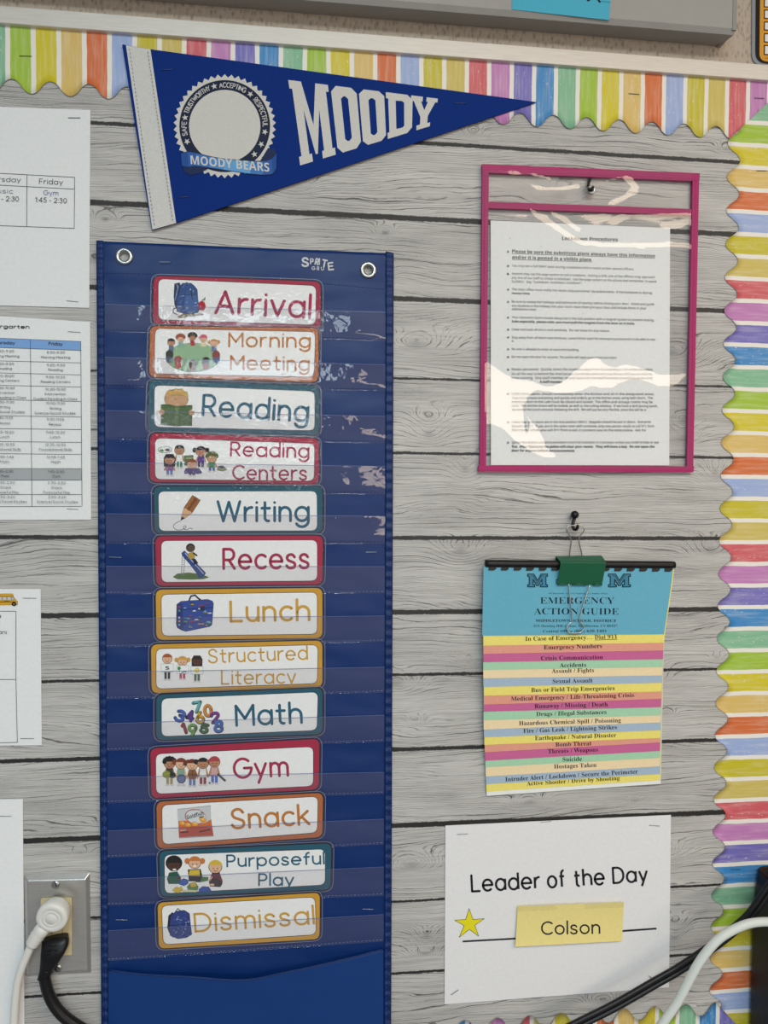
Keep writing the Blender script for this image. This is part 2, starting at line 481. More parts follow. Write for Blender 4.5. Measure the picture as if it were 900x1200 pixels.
bp = nt.nodes.new('ShaderNodeBump'); bp.inputs['Strength'].default_value = .7; bp.inputs['Distance'].default_value = .002
nt.links.new(ad.outputs[0], bp.inputs['Height']); nt.links.new(bp.outputs[0], b.inputs['Normal'])
b.inputs['Roughness'].default_value = .75
mb = MB()
mb.box((-0.75, WALL_Y, -1.0), (1.05, WALL_Y+0.1, 0.95), wm)
wall = mb.build('wall_back'); wall['kind'] = 'structure'

# ------------------------------------------------------------------ bulletin board
GAPPX = [(.4415, .0026), (.3465, .0036), (.2450, .0032), (.1445, .0014), (.0497, .0018), (-.0588, .0026), (-.1545, .0034), (-.2355, .0018),
         (-.3325, .0026), (-.4320, .0036), (-.5320, .0016), (-.6270, .0017)]
SCL = CAM_D/0.92
GAPS = [(.535*SCL, .0016)]+[(z*SCL, h*.9) for z, h in GAPPX]+[(-.715*SCL, .0018), (-.80*SCL, .002)]
wood, nt, b = node_mat('grey_wood_print')
N = nt.nodes.new; L = nt.links.new
def M_(op, a=None, c=None, d=None, clamp=False):
    n = N('ShaderNodeMath'); n.operation = op; n.use_clamp = clamp
    for i, x in enumerate((a, c, d)):
        if x is None: continue
        if isinstance(x, (int, float)): n.inputs[i].default_value = x
        else: L(x, n.inputs[i])
    return n.outputs[0]
def C_(x, y, z):
    n = N('ShaderNodeCombineXYZ')
    for i, q in enumerate((x, y, z)):
        if isinstance(q, (int, float)): n.inputs[i].default_value = q
        else: L(q, n.inputs[i])
    return n.outputs[0]
def NZ(vec, scale, detail=3, rough=.5):
    n = N('ShaderNodeTexNoise'); n.inputs['Scale'].default_value = scale; n.inputs['Detail'].default_value = detail; n.inputs['Roughness'].default_value = rough
    L(vec, n.inputs['Vector']); return n.outputs['Fac']
def RG(x, a, c, t0=0, t1=1, smooth=True):
    n = N('ShaderNodeMapRange'); n.interpolation_type = 'SMOOTHSTEP' if smooth else 'LINEAR'
    L(x, n.inputs['Value'])
    for k, q in (('From Min', a), ('From Max', c), ('To Min', t0), ('To Max', t1)):
        if isinstance(q, (int, float)): n.inputs[k].default_value = q
        else: L(q, n.inputs[k])
    return n.outputs[0]
uv1 = N('ShaderNodeUVMap'); uv1.uv_map = 'plank'; uv2 = N('ShaderNodeUVMap'); uv2.uv_map = 'gap'
s1 = N('ShaderNodeSeparateXYZ'); s2 = N('ShaderNodeSeparateXYZ'); L(uv1.outputs[0], s1.inputs[0]); L(uv2.outputs[0], s2.inputs[0])
U, Z = s1.outputs[0], s1.outputs[1]           # metres along and up the board
GD, GH = s2.outputs[0], s2.outputs[1]         # distance to the nearest plank gap, and half its width
pid = N('ShaderNodeUVMap'); pid.uv_map = 'board'; s3 = N('ShaderNodeSeparateXYZ'); L(pid.outputs[0], s3.inputs[0])
K = s3.outputs[0]
PERIOD = (W(838, 550).x-W(545, 548).x)
KNOTS = [(487, 404, 14, 9, 5.0), (503, 487, 6, 6, 2.6), (503, 508, 7, 7, 2.6), (545, 549, 5, 9, 2.6), (540, 645, 9, 10, 4.0), (555, 155, 4, 4, 2), (450, 273, 4, 4, 2),
         (549, 775, 3, 3, 2), (482, 1014, 12, 8, 4.5), (500, 1096, 6, 6, 2.6), (499, 1117, 7, 5, 2.6), (465, 801, 9, 9, 4), (655, 229, 8, 8, 3), (125, 257, 4, 4, 2), (94, 999, 4, 3, 2.5),
         (621, 940, 7, 5, 3), (744, 938, 3.5, 2.5, 2), (486, 843, 4, 3, 1.6), (440, 318, 7, 5, 2.5), (707, 1172, 8, 6, 3)]
field = None; core = None
for (kx, ky, rx, ry, am) in KNOTS:
    p = W(kx, ky)
    dx = M_('SUBTRACT', U, p.x)
    dx = M_('MULTIPLY', M_('SUBTRACT', M_('FRACT', M_('ADD', M_('DIVIDE', dx, PERIOD), .5)), .5), PERIOD/(rx*.001*2.2))
    dz = M_('DIVIDE', M_('SUBTRACT', Z, p.z), ry*.001*1.35)
    r2 = M_('ADD', M_('MULTIPLY', dx, dx), M_('MULTIPLY', dz, dz))
    e = M_('MULTIPLY', M_('EXPONENT', M_('MULTIPLY', r2, -.55)), am)
    q = M_('EXPONENT', M_('MULTIPLY', r2, -6.0))
    field = e if field is None else M_('ADD', field, e)
    core = q if core is None else M_('ADD', core, q)
kk = M_('MULTIPLY', K, 7.31)
warp = M_('MULTIPLY', NZ(C_(M_('MULTIPLY', U, 3.2), M_('MULTIPLY', Z, 13), kk), 1.0, 2, .5), 9.0)
warp2 = M_('MULTIPLY', NZ(C_(M_('MULTIPLY', U, 22), M_('MULTIPLY', Z, 70), kk), 1.0, 3, .6), .8)
fld = M_('ADD', M_('ADD', M_('MULTIPLY', Z, 150), field), M_('ADD', warp, warp2))
line = M_('ABSOLUTE', M_('SUBTRACT', M_('FRACT', fld), .5))          # 0 on a grain line
sel = NZ(C_(M_('MULTIPLY', U, 5), M_('MULTIPLY', Z, 95), M_('ADD', kk, 3.3)), 1.0, 3, .6)
wid = RG(sel, .42, .78, .02, .16)
g1 = RG(line, 0.0, M_('ADD', wid, .012), 1, 0)
g1 = M_('MULTIPLY', g1, RG(sel, .36, .60, .12, .95))
line2 = M_('ABSOLUTE', M_('SUBTRACT', M_('FRACT', M_('MULTIPLY', fld, 2.63)), .5))
sel2 = NZ(C_(M_('MULTIPLY', U, 7), M_('MULTIPLY', Z, 170), M_('ADD', kk, 9.1)), 1.0, 3, .6)
g2 = M_('MULTIPLY', RG(line2, 0.0, .16, 1, 0), RG(sel2, .40, .62, .05, .8))
streak = NZ(C_(M_('MULTIPLY', U, 22), M_('MULTIPLY', Z, 900), kk), 1.0, 4, .7)
patch = NZ(C_(M_('MULTIPLY', U, 5), M_('MULTIPLY', Z, 26), M_('ADD', kk, 5)), 1.0, 4, .6)
speck = NZ(C_(M_('MULTIPLY', U, 420), M_('MULTIPLY', Z, 520), kk), 1.0, 2, .6)
dark = M_('MAXIMUM', M_('MAXIMUM', g1, g2), M_('MULTIPLY', core, .35, clamp=True))
dark = M_('ADD', dark, M_('MULTIPLY', M_('MULTIPLY', RG(speck, .60, .72), RG(patch, .50, .68)), .5), clamp=True)
tone = M_('ADD', M_('MULTIPLY', RG(streak, .3, .7), .26), M_('MULTIPLY', RG(patch, .3, .7), .20))
tone = M_('SUBTRACT', 1.0, tone)
# woven cloth look of the paper
wv = M_('MULTIPLY', M_('SINE', M_('MULTIPLY', U, 4200)), M_('SINE', M_('MULTIPLY', Z, 4200)))
tone = M_('ADD', tone, M_('MULTIPLY', wv, .09))
edgeN = NZ(C_(M_('MULTIPLY', U, 60), M_('MULTIPLY', Z, 60), kk), 1.0, 4, .7)
edgeB = NZ(C_(M_('MULTIPLY', U, 420), M_('MULTIPLY', Z, 420), kk), 1.0, 2, .7)
gd = M_('ADD', GD, M_('ADD', M_('MULTIPLY', M_('SUBTRACT', edgeN, .5), .0028), M_('MULTIPLY', M_('SUBTRACT', edgeB, .5), .0016)))
gap = RG(gd, M_('MULTIPLY', GH, .75), M_('ADD', GH, .0005), 1, 0)
c1 = N('ShaderNodeMix'); c1.data_type = 'RGBA'
c1.inputs['A'].default_value = rgb('d3d0cd'); c1.inputs['B'].default_value = rgb('3d3a39')
L(M_('MULTIPLY', dark, .95, clamp=True), c1.inputs['Factor'])
c2 = N('ShaderNodeMix'); c2.data_type = 'RGBA'; c2.blend_type = 'MULTIPLY'; c2.inputs['Factor'].default_value = 1
L(c1.outputs['Result'], c2.inputs['A']); L(tone, c2.inputs['B'])
c3 = N('ShaderNodeMix'); c3.data_type = 'RGBA'
L(gap, c3.inputs['Factor']); L(c2.outputs['Result'], c3.inputs['A']); c3.inputs['B'].default_value = rgb('1b1917')
L(c3.outputs['Result'], b.inputs['Base Color'])
b.inputs['Roughness'].default_value = .40; b.inputs['Specular IOR Level'].default_value = .6
bp = N('ShaderNodeBump'); bp.inputs['Strength'].default_value = .35; bp.inputs['Distance'].default_value = .0004
L(wv, bp.inputs['Height']); L(bp.outputs[0], b.inputs['Normal'])

FRONT_RAIL = .007
rz0 = (W(0, 27.5, FRONT_RAIL).z+W(900, 93, FRONT_RAIL).z)/2
rz1 = (W(0, 7, FRONT_RAIL).z+W(900, 75, FRONT_RAIL).z)/2
board = thing('bulletin_board', 'bulletin board covered in grey weathered wood plank paper, with a pale metal frame', 'bulletin board', (0.1, 0, 0))
mb = MB()
rows = []
zs = [g[0] for g in GAPS]
X0, X1 = -.62, .86
top = rz0+.004
bounds = [top]+[ (zs[i]+zs[i+1])/2 for i in range(len(zs)-1)]
segs = []
for i, (z, h) in enumerate(GAPS):
    hi = top if i == 0 else (zs[i-1]+z)/2
    lo = (z+zs[i+1])/2 if i+1 < len(zs) else -.86
    if i == 0 and z > top: segs.append((top, lo, z, h, i+1)); continue
    segs.append((hi, z, z, h, i)); segs.append((z, lo, z, h, i+1))
info = []
for hi, lo, z, h, k in segs:
    if hi <= lo: continue
    mb.faces([Vector((X0, 0, hi)), Vector((X1, 0, hi)), Vector((X1, 0, lo)), Vector((X0, 0, lo))], [(0, 3, 2, 1)], wood)
    info.append((z, h, k))
mb.uv = {'plank': lambda p, pl: (p.x, p.z), 'gap': lambda p, pl: (abs(p.z-info[pl.index][0]), info[pl.index][1]), 'board': lambda p, pl: (info[pl.index][2], 0)}
mb.build('backing_paper', board)
mb = MB(); mb.box((X0, .0004, -.86), (X1, WALL_Y-.0005, rz1-.002), mat('8a7860', .8)); mb.build('cork_panel', board)
mb = MB(); mb.box((X0, .0, rz0), (X1, -FRONT_RAIL, rz1), mat('d9d3cb', .42, .25, .5, ('brushed', 700, .12, .0)))
mb.box((X0, WALL_Y-.0005, rz1-.006), (X1, 0.0, rz1), mat('d9d3cb', .42, .25, .5, ('brushed', 700, .12, .0)))
mb.build('frame_rail', board, bevel=.0008)

# ------------------------------------------------------------------ scalloped striped border trim
SEQ = ['7fb894', '9fc030', 'd2c31c', 'dab968', 'd46c34', '9aaedb', 'c6b922', 'cdb85c', 'cf5a64', 'c07cb8', '756ebc', '3a88c6']
def stripe_mat(rev):
    mt, nt_, b_ = node_mat('watercolour_stripes')
    global nt, N, L, b
    keep = (nt, N, L)
    nt = nt_; N = nt_.nodes.new; L = nt_.links.new
    uv = N('ShaderNodeUVMap'); uv.uv_map = 'stripe'; s = N('ShaderNodeSeparateXYZ'); L(uv.outputs[0], s.inputs[0])
    u, w = s.outputs[0], s.outputs[1]
    wob = M_('MULTIPLY', M_('SUBTRACT', NZ(C_(M_('MULTIPLY', u, .7), M_('MULTIPLY', w, 40), 0.0), 1, 3), .5), .07)
    uu = M_('ADD', u, wob)
    fr = M_('FRACT', uu); ix = M_('FLOOR', uu)
    t = M_('DIVIDE', M_('ADD', M_('FLOORED_MODULO', ix, 12), .5), 12)
    cr_ = N('ShaderNodeValToRGB'); cr_.color_ramp.interpolation = 'CONSTANT'
    el = cr_.color_ramp.elements
    seq = SEQ
    el[0].position = 0; el[0].color = rgb(seq[0]); el[1].position = 1/12; el[1].color = rgb(seq[1])
    for i in range(2, 12):
        e = el.new(i/12); e.color = rgb(seq[i])
    L(t, cr_.inputs[0])
    # brush strokes run along the stripe
    st = NZ(C_(M_('MULTIPLY', u, 7), M_('MULTIPLY', w, 22), 1.0), 1, 4, .6)
    dry = NZ(C_(M_('MULTIPLY', u, 16), M_('MULTIPLY', w, 130), 2.0), 1, 3, .65)
    ph = M_('FLOORED_MODULO', ix, 12)
    dryamt = M_('GREATER_THAN', M_('SINE', M_('MULTIPLY', M_('ADD', ph, .6), 2.4)), -.2)
    dr = M_('MULTIPLY', RG(dry, .63, .68), M_('MULTIPLY', dryamt, RG(NZ(C_(M_('MULTIPLY', u, 3), M_('MULTIPLY', w, 12), 7.0), 1, 2), .42, .6)))
    lt = N('ShaderNodeMix'); lt.data_type = 'RGBA'; L(M_('MULTIPLY', RG(st, .4, .75), .22), lt.inputs['Factor'])
    L(cr_.outputs[0], lt.inputs['A']); lt.inputs['B'].default_value = rgb('f1ede2')
    edge = M_('MAXIMUM', RG(fr, .80, .82), dr)
    mx = N('ShaderNodeMix'); mx.data_type = 'RGBA'; L(edge, mx.inputs['Factor']); L(lt.outputs['Result'], mx.inputs['A']); mx.inputs['B'].default_value = rgb('ece7df')
    L(mx.outputs['Result'], b_.inputs['Base Color'])
    b_.inputs['Roughness'].default_value = .42; b_.inputs['Specular IOR Level'].default_value = .45
    nt, N, L = keep
    return mt
SM = stripe_mat(False)
def border(name, label, horizontal, straight, edge_fn, a0, a1, u_fn, dep, cut0=None, cut1=None, thick=.0005, curl=.0004):
    """strip from `straight` to a wavy edge; a = distance along it"""
    mb = MB(); n = int(abs(a1-a0)/.0012); vs = []; rws = 7
    for i in range(n+1):
        a = a0+(a1-a0)*i/n
        e = edge_fn(a); s0 = straight
        for j in range(rws+1):
            t = j/rws
            c = s0+(e-s0)*t
            aa = a
            if cut1: aa = min(a, cut1(c))
            if cut0: aa = max(aa, cut0(c))
            y = -dep-curl*max(0, t-.55)**2*4*(.6+.4*math.sin(a*9))
            vs.append(Vector((aa, y, c)) if horizontal else Vector((c, y, aa)))
    fs = [(i*(rws+1)+j, i*(rws+1)+j+1, (i+1)*(rws+1)+j+1, (i+1)*(rws+1)+j) for i in range(n) for j in range(rws)]
    mb.faces(vs, fs, SM)
    k = len(vs)
    mb.faces([v+Vector((0, thick, 0)) for v in vs], fs, mat('d8d4cc', .7))
    side = [i*(rws+1)+rws for i in range(n+1)]
    mb.v = mb.v
    for i in range(n):
        a, c = side[i], side[i+1]
        mb.f.append((a, c, k+c, k+a)); mb.mi.append(1)
    c0 = sum(mb.v, Vector())/len(mb.v)
    vals = [(u_fn(p.x if horizontal else p.z), p.z if horizontal else p.x) for p in mb.v]
    me_v = [p-c0 for p in mb.v]; mb.v = me_v
    mb.uv = {'stripe': lambda p, pl: (0, 0)}
    o = mb.build(name)
    lay = o.data.uv_layers['stripe']
    for lp in o.data.loops: lay.data[lp.index].uv = vals[lp.vertex_index]
    o.location = c0
    for p_ in o.data.polygons: p_.use_smooth = True
    return tag(o, label, 'border trim', 'scalloped striped border')
# top run
xa, xb = W(12, 28, .001).x, W(879, 93, .001).x
pt = (xb-xa)/32
tops = [W(x, y, .001).z for x, y in ((37, 111), (84, 113.6), (127, 116), (740, 155), (778, 158), (857, 163))]
nots = [W(x, y, .001).z for x, y in ((14.7, 93.3), (60, 96), (104, 98), (720, 140), (760, 143), (835, 147))]
zt, zn = sum(tops)/6, sum(nots)/6
xl0, xl1 = W(37, 111, .001).x, W(857, 163, .001).x
lp = (xl1-xl0)/20
def wav(ph):
    c = math.cos(2*PI*ph)
    return .5+.5*math.copysign(abs(c)**.85, c)
cA, cB = W(900, 120, .001), W(867, 151, .001)
def cut_top(z): return cB.x+(cA.x-cB.x)*(z-cB.z)/(cA.z-cB.z)
top_border = border('border_trim', 'striped scalloped border strip along the top edge under the frame rail', True, rz0+.003, lambda x: zn+(zt-zn)*wav((x-xl0)/lp), -.60, .62,
       lambda x: 1+(x-xa)/pt, .0016, cut1=cut_top)
# right run
zr0, zr1 = W(875, 172, .001).z, W(870, 1187, .001).z
pr = (zr0-zr1)/40
tipx = sum(W(x, y, .001).x for x, y in ((851.7, 207), (849.6, 324), (845, 592), (840, 785), (835, 973), (833.7, 1046)))/6
notx = tipx+W(866, 305, .001).x-W(851.2, 305, .001).x
zl0, zl1 = W(851.7, 207, .001).z, W(833.7, 1049, .001).z
lr = (zl0-zl1)/22
right_border = border('border_trim', 'striped scalloped border strip running down the right side', False, tipx+.078, lambda z: notx+(tipx-notx)*wav((zl0-z)/lr), W(875, 110).z, -.80,
       lambda z: 2+(zr0-z)/pr, .0008)
# bottom run
zb = W(720, 1183, .001).z
xb0, xb1 = W(839, 1176, .001).x, W(583, 1192, .001).x
lb = (xb0-xb1)/7
pb = lb/1.5
zpk = W(731, 1182, .0015).z; znt = zpk-.016
xblue = W(839, 1176, .001).x
def cut_bot(z): return tipx+.012+(zpk-.004-z)*.9
bottom_border = border('border_trim', 'striped scalloped border strip along the bottom edge, its tips just in view', True, zpk-.075, lambda x: znt+(zpk-znt)*wav((x-xb0)/lb), -.2, .56,
       lambda x: 11+(xblue-x)/pb, .0016, cut1=cut_bot)

# ------------------------------------------------------------------ long grey housing above the board
xr = W(843, 53, -WALL_Y).x
DH = solve_depth(862, 38, xr)
zh = W(700, 43, -WALL_Y).z
zf = W(800, 32.5, DH).z
HOUS = mat('a4a19d', .5, 0, .4, ('noise', 40, .06, .0))
hous = thing('metal_housing', 'long plain grey metal housing mounted on the wall above the bulletin board', 'housing', (0.1, WALL_Y-.02, zh))
mb = MB()
prof = [(WALL_Y, zh), (-DH+.004, zf-.001), (-DH, zf+.004), (-DH, zf+.19), (WALL_Y, zf+.19)]
vs = [Vector((x, y, z)) for x in (-.72, xr) for y, z in prof]
k = len(prof)
mb.faces(vs, [(i, (i+1) % k, k+(i+1) % k, k+i) for i in range(k)]+[tuple(range(k-1, -1, -1)), tuple(range(k, 2*k))], HOUS)
mb.build('casing', hous, fix='recalc')
mb = MB(); mb.box((xr-.004, -DH-.0006, zf+.002), (xr+.0008, WALL_Y, zf+.191), mat('94918d', .5)); mb.build('end_cap', hous)
# blue paper on the housing
ds = DH+.0006
mb = MB(ds)
zpp = [(600, 11), (714, 23.5), (718, -60), (603, -72)]
a, c = W(600, 11, ds), W(715, 23.5, ds)
blue = thing('paper_strip', 'turquoise blue paper taped to the front of the grey housing', 'paper', (a+c)/2)
mb.slab(zpp, paper('4fb3cf'), .0004); mb.build('sheet', blue)
mb = MB(ds); mb.z = 2e-4
t_ = cr(600, 0, 6.43)
for pts in ([(520, -30), (560, -14), (575, 4)], [(575, 2), (600, -12), (640, -14), (662, 14)], [(640, -14), (625, -40)]):
    mb.stroke([t_(*p) for p in pts], 2.0, ink('14161c'))
mb.stroke([t_(668, 8), t_(742, 17)], .5, ink('2d7f9c')); mb.build('marker_writing', blue)

# ------------------------------------------------------------------ chart card at the top right on the wall
dn = -WALL_Y+.0015
t_ = cr(840, 0, 15)
nc = thing('number_chart', 'orange card with rounded black rim and a column of white squares, top right corner', 'chart', W(905, 30, dn))
mb = MB(dn); mb.slab(rrect([(881.5, -60), (975, -52), (975, 82), (881, 75.5)], 12), mat('8d8f98', .2, 0, .6), .0006); mb.build('laminate', nc)
mb = MB(dn); mb.z = 2e-4
mb.poly(rrect([(886, -60), (970, -52), (970, 78), (885, 74)], 13), ink('14120f'))
mb.poly(rrect([(891.3, -55), (968, -48), (968, 76), (890, 71.5)], 9), ink('d99a35'))
mb.build('card', nc)
mb = MB(dn); mb.z = 3e-4
for y0, y1 in ((-18, -8), (-6, 8.5), (11, 22), (25, 35.6), (38.7, 49.6), (52.5, 64.3)):
    sq = [(895.3, y0), (908, y0+.8), (908, y1+.8), (895.1, y1)]
    mb.poly(sq, ink('14120f')); mb.poly([(896.6, y0+1.4), (906.6, y0+2), (906.6, y1-.4), (896.4, y1-1.2)], ink('e9e4e6'))
for x in (897, 899.5, 901.5): mb.stroke([(x, 68.5), (x+.6, 67.5)], .6, ink('5a3a10'))
mb.build('square_grid', nc)

# ================================================================== PENNANT
BLUEFELT = mat('0e317f', .85, 0, .15, ('noise', 500, .16, .15))
NAVY = ink('101c3c')
CREAM = mat('d3d1cc', .8, 0, .2, ('noise', 500, .08, .1))
pen_root = thing('pennant', 'blue triangular felt pennant with white slab lettering, its tip pointing right', 'pennant', W(330, 140, .004))
DP = .0042
mb = MB(DP); mb.slab([(143, 52), (176, 57.6), (628.7, 119.6), (206.5, 261.2), (178, 269.5)], BLUEFELT, .0016); mb.build('felt_triangle', pen_root)
mb = MB(DP+.0006); mb.slab([(147.6, 53), (176.3, 57.8), (206.3, 261.3), (178.6, 269)], mat('d6d5d3', .75, 0, .2, ('noise', 700, .12, .2)), .0006)
for A, B in (((151.5, 56), (181, 265)), ((173, 59.5), (202.5, 259.5))):
    for k in range(46):
        t0, t1 = (k+.2)/46, (k+.75)/46
        mb.stroke([(A[0]+(B[0]-A[0])*t0, A[1]+(B[1]-A[1])*t0), (A[0]+(B[0]-A[0])*t1, A[1]+(B[1]-A[1])*t1)], .7, ink('6b6b70'), False)
mb.build('header_band', pen_root)
# slab letters
t2 = cr(300, 0, 2.647)
def warp_q(u, v):
    TL, TR, BR, BL = (100, 248), (564, 306), (554, 387), (137, 513)
    x = (TL[0]*(1-u)+TR[0]*u)*(1-v)+(BL[0]*(1-u)+BR[0]*u)*v
    y = (TL[1]*(1-u)+TR[1]*u)*(1-v)+(BL[1]*(1-u)+BR[1]*u)*v
    return t2(x, y)
def put(mb, pts, u0, u1, mt, ring=None):
    f = lambda p: warp_q(u0+(u1-u0)*p[0], p[1])
    if ring: mb.ring([f(p) for p in pts], [f(p) for p in ring], mt)
    else: mb.poly([f(p) for p in pts], mt)
mb = MB(DP); mb.z = 2e-4
s_ = .10
put(mb, [(0, 0), (.32, 0), (.5, .55), (.68, 0), (1, 0), (1, s_), (.93, s_), (.93, 1-s_), (1, 1-s_), (1, 1), (.64, 1), (.64, 1-s_), (.70, 1-s_), (.70, .35), (.52, .92), (.46, .92), (.29, .35), (.29, 1-s_), (.36, 1-s_), (.36, 1), (0, 1), (0, 1-s_), (.07, 1-s_), (.07, s_), (0, s_)], 0, .265, CREAM)
def octo(x0, y0, x1, y1, c, d): return [(x0+c, y0), (x1-c, y0), (x1, y0+d), (x1, y1-d), (x1-c, y1), (x0+c, y1), (x0, y1-d), (x0, y0+d)]
for u0, u1 in ((.282, .455), (.47, .64)):
    put(mb, octo(0, 0, 1, 1, .2, .09), u0, u1, CREAM, octo(.36, .15, .64, .85, .1, .04))
put(mb, [(0, 0), (.36, 0), (.36, 1), (0, 1), (0, 1-s_-.03), (.08, 1-s_-.03), (.08, s_+.03), (0, s_+.03)], .652, .832, CREAM)
put(mb, [(.36, 0), (.8, 0), (1, .12), (1, .88), (.8, 1), (.36, 1)], .652, .832, CREAM, [(.36, .17), (.6, .17), (.68, .21), (.68, .79), (.6, .83), (.36, .83)])
put(mb, [(0, 0), (.44, 0), (.44, .15), (.38, .15), (.52, .42), (.64, .15), (.58, .15), (.58, 0), (1, 0), (1, .15), (.92, .15), (.68, .62), (.68, .86), (.8, .86), (.8, 1), (.24, 1), (.24, .86), (.38, .86), (.38, .62), (.1, .15), (0, .15)], .822, 1.0, CREAM)
mb.build('lettering', pen_root)
# round badge
te = cr(190, 75, 6)
ec = te(440, 437)
def pol(r, a, sq=1.0): return (ec[0]+r*math.cos(math.radians(a))*.985, ec[1]-r*math.sin(math.radians(a)))
mb = MB(DP); mb.z = 3e-4
mb.poly([pol(61 if k % 2 else 57, k*360/92) for k in range(92)], CREAM)
mb.ring([pol(54, k*5) for k in range(72)], [pol(42.5, k*5) for k in range(72)], NAVY)
def star(mb, c, r, mt, rot=0):
    mb.poly([(c[0]+(r if k % 2 == 0 else r*.4)*math.cos(math.radians(90+rot+36*k)), c[1]-(r if k % 2 == 0 else r*.4)*math.sin(math.radians(90+rot+36*k))) for k in range(10)], mt)
for a in (202, 168, 105, 51, -8, -26, -43): star(mb, pol(48.3, a), 4.0, CREAM, a-90)
def arc_text(mb, s, a0, a1, r, cap, mt, wgt):
    st, w = pen_layout(s, .17)
    mb.z += 2e-5
    for k in st:
        mb.stroke([pol(r+b*cap/c_, a0+(a1-a0)*a/w) for a, b in k], wgt, mt, False, False)
for s, a0, a1 in (('SAFE', 193, 174), ('TRUSTWORTHY', 161.5, 112), ('ACCEPTING', 97.5, 59), ('RESPECTFUL', 42, -.5)): arc_text(mb, s, a0, a1, 45.6, 5.4, CREAM, .95)
mb.build('badge', pen_root)
mb = MB(DP); mb.z = 5e-4
DN = ink('12244f')
mb.poly([te(*p) for p in [(690, 680), (745, 590), (795, 600), (803, 640), (790, 690)]], DN)
mb.poly([te(*p) for p in [(135, 700), (160, 760), (200, 782), (270, 765), (330, 735), (200, 700)]], DN)
topc = spl([(132, 632), (180, 618), (240, 628), (330, 650), (430, 668), (520, 676), (620, 683), (710, 684), (770, 668), (804, 625)], 5)
botc = spl([(140, 715), (185, 722), (240, 716), (330, 727), (430, 742), (520, 756), (620, 770), (710, 777), (775, 770), (802, 735)], 5)
n = len(topc)
gradn = ['1d4b96', '2a5ca6', '3a70b6', '4a87c6', '62a0d4', '62a0d4', '3f78ba', '2a5ca6', '1d4b96']
mb.stroke([te(*p) for p in topc], 1.4, NAVY); mb.stroke([te(*p) for p in botc], 1.4, NAVY)
mb.z += 2e-5
for i in range(n-1):
    mb.faces([mb.P(*te(*p)) for p in (topc[i], topc[i+1], botc[i+1], botc[i])], [(0, 1, 2, 3)], ink(gradn[min(len(gradn)-1, i*len(gradn)//(n-1))]))
v_, f_ = type_mesh(sans('MOODY BEARS', True))
bx = max(p[0] for p in v_); by = .72
mb.z += 5e-5
def rib(a, c):
    x = 195+(755-195)*a/bx
    yb = 703+(x-195)*.098 - 6*math.sin(PI*(x-195)/560)*0 + (0 if x < 600 else 0)
    return te(x+ (c/by)*(-4), yb-c/by*62)
mb.faces([mb.P(*rib(*p)) for p in v_], f_, CREAM)
mb.build('ribbon', pen_root)

# ================================================================== POCKET CHART
NYLON = mat('0a2f6c', .42, 0, .3, ('noise', 700, .12, .12))
NYLON2 = mat('09295f', .45, 0, .3, ('noise', 700, .12, .12))
VINYL = film_mat('clear_vinyl', .06, 38, .5, (.97, .97, .97, 1), .05, 1.5, (.52, .46, .6, 1))
LAM = film_mat('laminate', .012, 240, .16, (1, 1, 1, 1), .04, 1.5)
LAMR = film_mat('rippled_laminate', .015, 330, .85, (1, 1, 1, 1), .05, 1.5)
THREAD = ink('234a94')
chart = thing('pocket_chart', 'tall blue nylon pocket chart with clear pockets and silver grommets, holding schedule cards', 'pocket chart', W(287, 740, .004))
GR = [(145.5, 300.5), (431.5, 316.5)]
def chart_dep(x, y):
    e = min(1, (x-113)/14, (460-x)/14)
    w = noise.noise(Vector((x*.012, y*.03, 1.0)))*.0016+noise.noise(Vector((x*.03, y*.07, 5.0)))*.0006
    tp = max(0, 1-(y-283)/60)
    w += .0012*tp*math.sin(x*.06+y*.02)
    return .0030+max(-.0008, w)*max(0, e)
mb = MB(chart_dep); mb.smooth = True
mb.sheet([(114, 282.5), (460.5, 297), (457.5, 1230), (119.5, 1230)], NYLON, 87, 230, .0006, hole=lambda p: any((p.x-g[0])**2+(p.y-g[1])**2 < 49 for g in GR))
mb.build('fabric_panel', chart)
for side in (0, 1):
    def hd(x, y, s=side): return .0044+.0007*math.sin(y*.55+s)+.0004*noise.noise(Vector((x*.2, y*.3, s)))
    mb = MB(hd); mb.smooth = True
    q = [(112.8, 281.5), (121, 282), (127, 1230), (118.8, 1230)] if side == 0 else [(452, 294.5), (461.5, 296.5), (458.3, 1230), (450, 1230)]
    mb.sheet(q, NYLON2, 4, 420, .0008)
    for k in range(150):
        t0 = k/150; t1 = (k+.55)/150
        xa_, xb_ = (118.5, 124) if side == 0 else (454.5, 452.5)
        mb.z = 3e-4
        ys_ = 286 if side == 0 else 300
        mb.stroke([(xa_+(xb_-xa_)*t0, ys_+930*t0), (xa_+(xb_-xa_)*t1, ys_+930*t1)], .8, THREAD, False, False)
    mb.build('side_hem', chart)
for g in GR:
    mb = MB(); mb.smooth = True
    c = W(g[0], g[1], .004); u = .00095
    mb.lathe(c, [(5.2*u, -.003), (5.2*u, .0006), (6.2*u, .0016), (8.0*u, .0018), (9.4*u, .0012), (10*u, 0), (10*u, -.0006)], STEEL, 36)
    mb.f = [f for f in mb.f if len(f) == 4]; mb.mi = mb.mi[:len(mb.f)]
    mb.build('grommet', chart)
